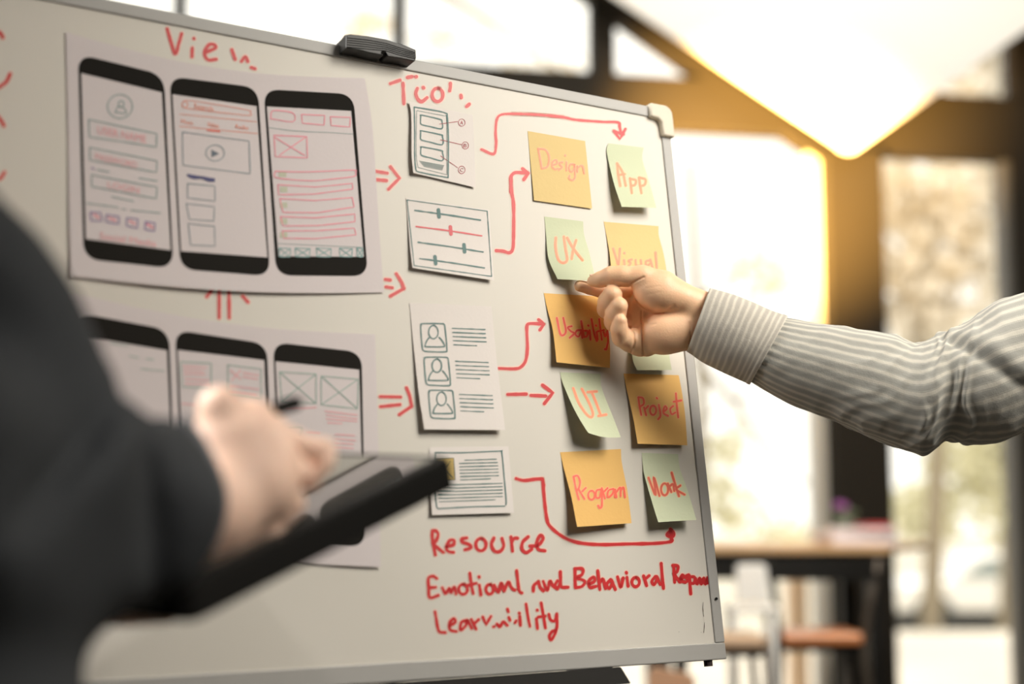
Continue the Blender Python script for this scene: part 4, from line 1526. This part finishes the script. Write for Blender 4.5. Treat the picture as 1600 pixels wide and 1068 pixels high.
# striped cloth
def stripe_mat(name, axis, count, base, light):
    m = bpy.data.materials.new(name)
    m.use_nodes = True
    nt = m.node_tree
    b = nt.nodes['Principled BSDF']
    b.inputs['Roughness'].default_value = .85
    b.inputs['Specular IOR Level'].default_value = .15
    b.inputs['Sheen Weight'].default_value = .15
    uv = nt.nodes.new('ShaderNodeUVMap')
    uv.uv_map = 'UVMap'
    sp = nt.nodes.new('ShaderNodeSeparateXYZ')
    nt.links.new(uv.outputs[0], sp.inputs[0])

    def math_(op, a, b_=None, c=None):
        n_ = nt.nodes.new('ShaderNodeMath')
        n_.operation = op
        for i, x in enumerate((a, b_, c)):
            if x is None:
                continue
            if isinstance(x, (int, float)):
                n_.inputs[i].default_value = x
            else:
                nt.links.new(x, n_.inputs[i])
        return n_.outputs[0]
    nz = nt.nodes.new('ShaderNodeTexNoise')
    nz.inputs['Scale'].default_value = 9
    nt.links.new(uv.outputs[0], nz.inputs['Vector'])
    cord = math_('ADD', math_('MULTIPLY', sp.outputs[axis], count), math_('MULTIPLY', nz.outputs['Fac'], .5))
    ph = math_('FRACT', cord)
    tri = math_('ABSOLUTE', math_('SUBTRACT', ph, .5))
    wide = math_('LESS_THAN', tri, .17)
    other = sp.outputs[1 - axis]
    dash = math_('LESS_THAN', math_('FRACT', math_('MULTIPLY', other, 220.0)), .6)
    thin = math_('MULTIPLY', math_('MULTIPLY', math_('GREATER_THAN', tri, .23), math_('LESS_THAN', tri, .265)), dash)
    mxx = nt.nodes.new('ShaderNodeMix')
    mxx.data_type = 'RGBA'
    mxx.inputs[6].default_value = base
    mxx.inputs[7].default_value = light
    fac = math_('MAXIMUM', math_('MULTIPLY', wide, .62), math_('MULTIPLY', thin, .9))
    nt.links.new(fac, mxx.inputs[0])
    nt.links.new(mxx.outputs[2], b.inputs['Base Color'])
    # weave bump
    tc = nt.nodes.new('ShaderNodeTexCoord')
    n2 = nt.nodes.new('ShaderNodeTexNoise')
    n2.inputs['Scale'].default_value = 900
    nt.links.new(tc.outputs['Object'], n2.inputs['Vector'])
    n3 = nt.nodes.new('ShaderNodeTexNoise')
    n3.inputs['Scale'].default_value = 45
    n3.inputs['Detail'].default_value = 3
    nt.links.new(tc.outputs['Object'], n3.inputs['Vector'])
    s_ = math_('ADD', math_('MULTIPLY', n2.outputs['Fac'], .15), n3.outputs['Fac'])
    bp_ = nt.nodes.new('ShaderNodeBump')
    bp_.inputs['Strength'].default_value = .5
    bp_.inputs['Distance'].default_value = .003
    nt.links.new(s_, bp_.inputs['Height'])
    nt.links.new(bp_.outputs[0], b.inputs['Normal'])
    return m


SB, SL = rgb(162, 161, 154), rgb(220, 214, 200)
stripes_len = stripe_mat('grey_stripe_cloth_lengthwise', 1, 30, SB, SL)
stripes_rnd = stripe_mat('grey_stripe_cloth_crosswise', 0, 34, rgb(176, 170, 160), SL)


def loft(name, st, D0, m, parent, nseg=96, nu=150, fold=None, open_start=True, lip=0.0, uscale=1.0):
    """st: (top x,y, bottom x,y, centre dz, depth factor)"""
    A_ = [np.array(s_, float) for s_ in st]
    cm = catmull(A_, max(2, nu // (len(st) - 1)))
    V, F, UV = [], [], []
    n_ = len(cm)
    rows = []
    if lip:
        rows.append((cm[min(3, n_ - 1)], lip, 0))
        rows.append((cm[0], lip, 0))
    for i, c in enumerate(cm):
        rows.append((c, 0.0, i / (n_ - 1)))
    for c, inset, u in rows:
        top, bot = c[0:2], c[2:4]
        ctr_, hv = (top + bot) / 2, (top - bot) / 2
        half = np.linalg.norm(hv) - inset
        dr_ = hv / np.linalg.norm(hv)
        for k in range(nseg):
            th = 2 * math.pi * k / nseg
            f = 1.0 + (fold(u, k / nseg) if fold and not inset else 0)
            ce, se = math.cos(th), math.sin(th)
            p = ctr_ + dr_ * half * ce * f
            V.append((p[0], p[1], c[4] + half * c[5] * se * f))
            UV.append((u * uscale, k / nseg))
    R_ = len(rows)
    for i in range(R_ - 1):
        for k in range(nseg):
            q = i * nseg
            F.append((q + k, q + (k + 1) % nseg, q + nseg + (k + 1) % nseg, q + nseg + k))
    W = px_to_world(np.array(V), D0)
    o = mesh_obj(name, W, F, m, parent, smooth=True, recalc=False)
    me = o.data
    uvl = me.uv_layers.new(name='UVMap')
    for pidx, p in enumerate(me.polygons):
        vs = [UV[v] for v in p.vertices]
        mv = max(v[1] for v in vs)
        for li, v in zip(p.loop_indices, vs):
            vv = v[1]
            if mv > .9 and vv < .1:
                vv += 1
            uvl.data[li].uv = (v[0], vv)
    bm = bmesh.new()
    bm.from_mesh(me)
    bmesh.ops.recalc_face_normals(bm, faces=bm.faces)
    bm.to_mesh(me)
    bm.free()
    return o


def ridge(x):
    return 1 - abs(2 * (x - math.floor(x)) - 1)


def folds(u, t):
    # t: 0 top, .25 front (towards viewer), .5 bottom
    side = math.sin(2 * math.pi * t)
    n1 = noise.noise(Vector((u * 9, math.cos(2 * math.pi * t) * 1.6, side * 1.6)))
    n2 = noise.noise(Vector((u * 30 + 4 * t, math.cos(2 * math.pi * t) * 2.5, side * 2.5 + 7)))
    r = .045 * n1 + .016 * n2
    # gathered diagonal folds around the elbow
    g = math.exp(-((u - .55) / .085) ** 2)
    ph = u * 17 - math.cos(2 * math.pi * t) * .9 + n1 * 1.1
    r += g * .12 * (ridge(ph) ** 1.4 - .42) * (.3 + .7 * abs(side))
    # one long crease swept from the elbow crook up the upper arm
    cc = t - (.06 + (u - .5) * .95)
    r += -.07 * math.exp(-(cc / .018) ** 2) * (1 if .49 < u < .85 else 0) * min(1, (u - .49) * 20) + .05 * math.exp(-((cc + .045) / .03) ** 2) * (1 if .47 < u < .85 else 0)
    # long folds on forearm
    g2 = math.exp(-((u - .33) / .2) ** 2)
    r += g2 * .028 * (ridge(u * 9 + t * 9 + n1) ** 2 - .3)
    # gathers just behind the cuff
    g3 = math.exp(-(u / .05) ** 2)
    r += g3 * .03 * (ridge(t * 22) - .5)
    # sleeve seam
    r += .012 / (1 + math.exp((t - .315 - .03 * u) * 140)) * (1 if t < .6 else 0)
    return r


sleeve = [(1224, 497, 1168, 594, 2, .78), (1262, 503, 1206, 616, 2, .78), (1300, 507, 1262, 642, 2, .78), (1352, 516, 1318, 666, 3, .78), (1402, 524, 1362, 684, 4, .78), (1432, 536, 1408, 702, 5, .78),
          (1458, 528, 1448, 710, 6, .8), (1484, 517, 1478, 690, 4, .8), (1516, 497, 1516, 694, 0, .78), (1556, 470, 1566, 691, -4, .76), (1604, 454, 1618, 672, -8, .75), (1680, 425, 1710, 640, -10, .75), (1790, 385, 1830, 600, -10, .75), (1880, 380, 1900, 640, -12, .7)]
loft('sleeve', sleeve, HD, stripes_len, person_r, nseg=110, nu=190, fold=folds)


def cfold(u, t):
    return .012 * noise.noise(Vector((u * 5, math.cos(6.283 * t) * 2, math.sin(6.283 * t) * 2))) + .015 * (1 if u > .93 else 0)


cuff = [(1109, 450, 1073, 549, 0, .74), (1140, 458, 1098, 566, 1, .75), (1172, 470, 1126, 580, 2, .77), (1204, 484, 1152, 592, 2, .78), (1231, 494, 1172, 600, 2, .79)]
loft('cuff', cuff, HD, stripes_rnd, person_r, nseg=96, nu=48, fold=cfold, lip=2.2, uscale=.36)
# shirt body
shirtm = mat('grey_shirt_cloth', rgb(142, 140, 134), .85, bump=.4, bscale=40)
def fnS(X):
    d = sd_cone(X, (rc[0], rc[1], zsr - .13), (rc[0], rc[1], zsr - .54), .158, .152)
    d = smin(d, sd_cone(X, (rc[0] + .11, rc[1] - .08, zsr - .055), (rc[0] - .11, rc[1] + .08, zsr - .055), .083, .083), .06)
    d = smin(d, sd_cone(X, (sh[0] + .02, sh[1], sh[2] + .005), (rc[0] - .04, rc[1] + .03, zsr - .07), .078, .085), .05)
    d = smin(d, sd_cone(X, (rc[0] + .17, rc[1] - .1, zsr - .06), (rc[0] + .22, rc[1] - .14, zsr - .34), .069, .056), .04)
    return smin(d, sd_cone(X, (rc[0] + .22, rc[1] - .14, zsr - .34), (rc[0] + .185, rc[1] - .23, zsr - .55), .056, .045), .03)


v, f = surfnet(fnS, (rc[0] - .32, rc[1] - .3, zsr - .8), (rc[0] + .36, rc[1] + .26, zsr + .06), .014)
mesh_obj('shirt', v, f, shirtm, person_r, smooth=True, recalc=True)


def trousers(rc, zs_, face, parent, m):
    f_ = np.array(face, float)
    sd = np.array([f_[1], -f_[0], 0])
    L = lambda a, b, z: (rc[0] + sd[0] * a + f_[0] * b, rc[1] + sd[1] * a + f_[1] * b, z)

    def fn(X):
        d = sd_cone(X, L(-.04, 0, zs_ - .50), L(.04, 0, zs_ - .50), .13, .13)
        for s_ in (-1, 1):
            d = smin(d, sd_cone(X, L(s_ * .08, 0, zs_ - .55), L(s_ * .095, 0, .12), .10, .068), .04)
        return d
    v, f = surfnet(fn, (rc[0] - .28, rc[1] - .28, .06), (rc[0] + .28, rc[1] + .28, zs_ - .34), .016)
    mesh_obj('trousers', v, f, m, parent, smooth=True, recalc=True)
    for s_ in (-1, 1):
        v, f = surfnet(lambda X: smin(sd_cone(X, L(s_ * .095, -.02, .05), L(s_ * .10, .14, .042), .05, .04), 9e3 * 0 + (-(X[2] - .0)) * 0 + 9, 1e-3), (rc[0] - .3, rc[1] - .3, 0.001), (rc[0] + .3, rc[1] + .3, .12), .012)
        mesh_obj('shoe', v, f, black, parent, smooth=True, recalc=True)


def eyes(rc, zs_, face, parent):
    f_ = np.array(face, float)
    f_ = f_ / np.linalg.norm(f_)
    sd = np.array([f_[1], -f_[0], 0])
    for s_ in (-1, 1):
        c = np.array([rc[0], rc[1], zs_ + .185]) + sd * s_ * .031 + f_ * .092
        v, f = surfnet(lambda X: sd_ell(X, tuple(c), (.013, .013, .009)), c - .02, c + .02, .003)
        mesh_obj('eye', v, f, mat('dark_eye', rgb(50, 40, 36), .2), parent, smooth=True, recalc=True)
    c = np.array([rc[0], rc[1], zs_ + .118]) + f_ * .088
    v, f = surfnet(lambda X: sd_cone(X, tuple(c - sd * .02), tuple(c + sd * .02), .0055, .0055), c - .035, c + .035, .003)
    mesh_obj('mouth', v, f, mat('lip_skin', rgb(190, 112, 100), .4), parent, smooth=True, recalc=True)


def hair(rc, zs_, face, parent, m):
    eyes(rc, zs_, face, parent)
    f_ = np.array(face, float)
    L = lambda b, z: (rc[0] + f_[0] * b, rc[1] + f_[1] * b, z)
    fn = lambda X: np.maximum(smin(sd_cone(X, L(.0, zs_ + .17), L(.015, zs_ + .215), .085, .086), sd_cone(X, L(-.02, zs_ + .12), L(-.02, zs_ + .2), .07, .08), .03),
                              -(sd_cone(X, L(.10, zs_ + .11), L(.11, zs_ + .17), .075, .075)))
    v, f = surfnet(fn, (rc[0] - .13, rc[1] - .13, zs_ + .03), (rc[0] + .13, rc[1] + .13, zs_ + .33), .009)
    mesh_obj('hair', v, f, m, parent, smooth=True, recalc=True)


hairm = mat('dark_hair', rgb(40, 32, 28), .5, bump=.6, bscale=120)
trousers(rc, zsr, (-.6, -.8, 0), person_r, mat('navy_trouser_cloth', rgb(50, 54, 64), .85, bump=.3))
hair(rc, zsr, (-.6, -.8, 0), person_r, hairm)

# ------------------------------------------------------------------ tablet and stylus
def plane_pt(x, y, d):
    return P(x, y, d)


Fc = P(706, 712, .98)
Bc = P(290, 915, .78)
Dc = P(425, 704, 1.076)
e1 = Bc - Fc
e2 = Dc - Fc
e2 = e2 - e1 * (e1 @ e2) / (e1 @ e1)
tn = np.cross(e1, e2)
tn /= np.linalg.norm(tn)
if tn[2] < 0:
    tn = -tn
l1, l2 = np.linalg.norm(e1), np.linalg.norm(e2)
a1, a2 = e1 / l1, e2 / l2
tb = empty('tablet', (0, 0, 0))
tag(tb, 'black tablet computer in a dark case held over the lower sheet', 'tablet')


def rrect(u0, u1, v0, v1, r, h, n_=5):
    out = []
    for cu_, cv, a0 in ((u1 - r, v1 - r, 0), (u0 + r, v1 - r, 90), (u0 + r, v0 + r, 180), (u1 - r, v0 + r, 270)):
        for k in range(n_ + 1):
            a = math.radians(a0 + 90 * k / n_)
            out.append(Fc + a1 * (cu_ + r * math.cos(a)) + a2 * (cv + r * math.sin(a)) + tn * h)
    return out


glassblk = mat('black_tablet_glass', rgb(14, 14, 14), .06, spec=.8, coat=1.0)
MB().prism(rrect(-.001, l1 + .001, -.001, l2 + .001, .009, -.022), tn * .0205).build('case', mat('black_case', rgb(24, 23, 21), .8, spec=.12), tb, bevel=.002)
MB().prism(rrect(0.001, l1 - .001, 0.001, l2 - .001, .008, -.0014), tn * .0014).build('bezel', mat('black_bezel', rgb(18, 18, 17), .5, spec=.2), tb, bevel=.0005)
scr = bpy.data.materials.new('dark_glossy_screen')
scr.use_nodes = True
nb = scr.node_tree.nodes['Principled BSDF']
nb.inputs['Base Color'].default_value = rgb(60, 58, 54)
nb.inputs['Roughness'].default_value = .05
nb.inputs['Specular IOR Level'].default_value = 1.0
nb.inputs['Coat Weight'].default_value = 1.0
nb.inputs['Coat Roughness'].default_value = .03
MB().prism(rrect(.010, l1 - .012, .009, l2 - .009, .002, .0002), tn * .0005).build('screen', scr, tb)

sty = empty('stylus', (0, 0, 0))
tag(sty, 'black stylus gripped by the hand over the tablet', 'stylus')
p0, p1 = P(470, 627, .93), P(330, 670, .90)
MB().tube([p0, p0 + (p1 - p0) * .03, p0 + (p1 - p0) * .06, p1], [.0022, .0043, .0046, .0046], 14).build('barrel', black, sty, smooth=True)
MB().tube([p0 + (p0 - p1) * .02, p0], [.0009, .0021], 12).build('nib', mat('grey_nib', rgb(80, 78, 76), .5), sty, smooth=True)

# ------------------------------------------------------------------ person on the left: dark sleeve and blurred hand
person_l = empty('person', (0, 0, 0))
tag(person_l, 'person in a dark grey jacket at the left holding a tablet and stylus', 'person')
LD = .86


def hand_left(X):
    def chain(pts, k=8.0):
        d = None
        for (a, ra), (b, rb) in zip(pts[:-1], pts[1:]):
            c = sd_cone(X, a, b, ra, rb)
            d = c if d is None else smin(d, c, k)
        return d
    back = sd_ell(X, (378, 722, 0), (88, 92, 55), -.5)
    fore = chain([((392, 762, 0), 70), ((320, 800, 30), 82), ((210, 850, 70), 88)], 20)
    kn = smin(sd_ell(X, (343, 640, -5), (36, 38, 34)), sd_ell(X, (392, 655, -20), (38, 34, 34)), 14)
    idx = chain([((420, 678, -30), 30), ((478, 702, -48), 22), ((506, 704, -52), 19), ((508, 722, -40), 15), ((500, 738, -28), 11)])
    mid = chain([((430, 715, -20), 32), ((470, 742, -36), 22), ((488, 752, -30), 14)])
    rng = chain([((420, 760, -6), 34), ((452, 786, -18), 24), ((440, 806, -6), 20)])
    pnk = chain([((390, 800, 10), 34), ((420, 826, 0), 22), ((396, 842, 8), 20)])
    th = chain([((340, 690, -30), 34), ((410, 665, -60), 22), ((432, 662, -70), 15)])
    d = smin(back, fore, 30)
    d = smin(d, kn, 18)
    for g in (idx, mid, rng, pnk):
        d = smin(d, g, 7)
    return smin(d, th, 8)


Vl, Fl = surfnet(hand_left, (200, 585, -100), (545, 960, 130), 3.2)
Vl = relax(Vl, Fl, 2, .4)
Wl = px_to_world(Vl, LD)


# supporting hand under the tablet (fingers along its underside)
def tabpt(u, v, h):
    return Fc + a1 * u + a2 * v + tn * h


def support(X):
    d = None
    for i, u in enumerate((.225, .208, .191, .175)):
        v1 = (.052, .040, .040, .050)[i]
        pts = [(tabpt(u + .004, .125, -.034), .0095), (tabpt(u, .085, -.0325), .0085), (tabpt(u - .003, v1, -.0305), .0072)]
        for (a, ra), (b, rb) in zip(pts[:-1], pts[1:]):
            c = sd_cone(X, a, b, ra, rb)
            d = c if d is None else smin(d, c, .002)
    palm_ = sd_cone(X, tabpt(.226, .15, -.038), tabpt(.186, .14, -.036), .0145, .0135)
    palm_ = smin(palm_, sd_cone(X, tabpt(.215, .15, -.04), tabpt(.25, .19, -.055), .018, .024), .02)
    return smin(d, palm_, .008)


allp = np.array([tabpt(.235, -.01, 0), tabpt(.15, -.02, -.08), tabpt(.27, .24, -.1), tabpt(.17, .03, -.06)])
Vs, Fs = surfnet(support, allp.min(0) - .05, allp.max(0) + .05, .0028)
lc = (-.40, .60)
zsl = 1.36
fa = (.35, .93, 0)
shl = P(-150, 400, .72)
ell = P(-140, 800, .72)
wrl = P(270, 830, .84)
sup = tabpt(.25, .19, -.055)
fn = body_sdf(lc[0], lc[1], zsl, fa, [[(shl, .036), (ell, .045), (wrl, .032)], [(np.array([-.55, .62, 1.30]), .05), (np.array([-.56, .62, 1.02]), .042), (sup, .027)]])
Vb, Fb = surfnet(fn, (-.78, .3, -.02), (-.14, 1.05, zsl + .36), .014)
V_, F_ = merge([(Wl, Fl), (Vs, Fs), (Vb, Fb)])
mesh_obj('body', V_, F_, skin2, person_l, smooth=True, recalc=True)

JD = .74


def jacket(X):
    d = sd_cone(X, (-140, 800, 40), (205, 800, -150), 330, 148)
    d = smin(d, sd_cone(X, (-60, 505, 0), (100, 640, -20), 165, 120), 70)
    d = smin(d, sd_cone(X, (-150, 370, 0), (-60, 505, 0), 160, 150), 60)
    d = smin(d, sd_cone(X, (-190, 1060, 20), (-170, 1350, 20), 330, 330), 80)
    d = smin(d, sd_cone(X, (-330, 420, -20), (-650, 420, -20), 170, 150), 80)
    d = smin(d, sd_cone(X, (-480, 700, 0), (-460, 1400, 0), 330, 300), 80)
    # broad folds
    f1 = 20 * np.sin((X[0] * .9 + X[1] * .55) / 34 + .004 * X[2]) * np.exp(-((X[0] - 150) / 170) ** 2 - ((X[1] - 720) / 200) ** 2)
    f2 = 14 * np.sin((X[0] * .3 - X[1]) / 41 + 1.3)
    d = d + f1 + f2 * .6
    ln = np.abs(X[0] - (222 + .1 * (X[1] - 640)))
    d = d + 30 * np.exp(-(ln / 20) ** 2) * np.exp(-((X[1] - 770) / 130) ** 2)
    ln = np.abs((X[0] - 120) * .75 + (X[1] - 700) * .66)
    d = d + 22 * np.exp(-(ln / 24) ** 2) * np.exp(-((X[0] - 120) / 120) ** 2)
    return d


def jacket_far(X):
    d = sd_cone(X, (-.55, .62, 1.30), (-.56, .62, 1.02), .075, .066)
    d = smin(d, sd_cone(X, (-.56, .62, 1.02), tuple(sup), .066, .040), .03)
    d = smin(d, sd_cone(X, (lc[0] - .01, lc[1], zsl - .13), (lc[0] - .01, lc[1], zsl - .54), .158, .152), .04)
    d = smin(d, sd_cone(X, (lc[0] - .12, lc[1] + .045, zsl - .055), (lc[0] + .09, lc[1] - .03, zsl - .055), .083, .080), .06)
    return d


Vf, Ff = surfnet(jacket_far, (-.72, .36, zsl - .74), (max(sup[0] + .12, -.18), sup[1] + .12, zsl + .06), .012)
Vj, Fj = surfnet(jacket, (-830, 170, -420), (380, 1740, 420), 11)
Vj = relax(Vj, Fj, 2, .5)
jm = mat('dark_grey_jacket_cloth', rgb(62, 64, 66), .85, bump=.5, bscale=60, var=.12, vscale=14, spec=.2)
Vj, Fj = merge([(px_to_world(Vj, JD), Fj), (Vf, Ff)])
mesh_obj('jacket', Vj, Fj, jm, person_l, smooth=True, recalc=True)
# cuff edge
mb = MB()
cp_ = [(283, 655), (310, 690), (333, 735), (345, 780), (335, 830), (312, 872), (278, 915), (240, 950)]
cpd = catmull([np.array(p, float) for p in cp_], 5)
mb.tube([P(x, y, .80) for x, y in cpd], .0042, 10)
mb.build('cuff', mat('grey_cuff_edge', rgb(110, 112, 116), .8), person_l, smooth=True)
trousers(lc, zsl, fa, person_l, mat('black_trouser_cloth', rgb(38, 38, 40), .85, bump=.3))
hair(lc, zsl, fa, person_l, hairm)
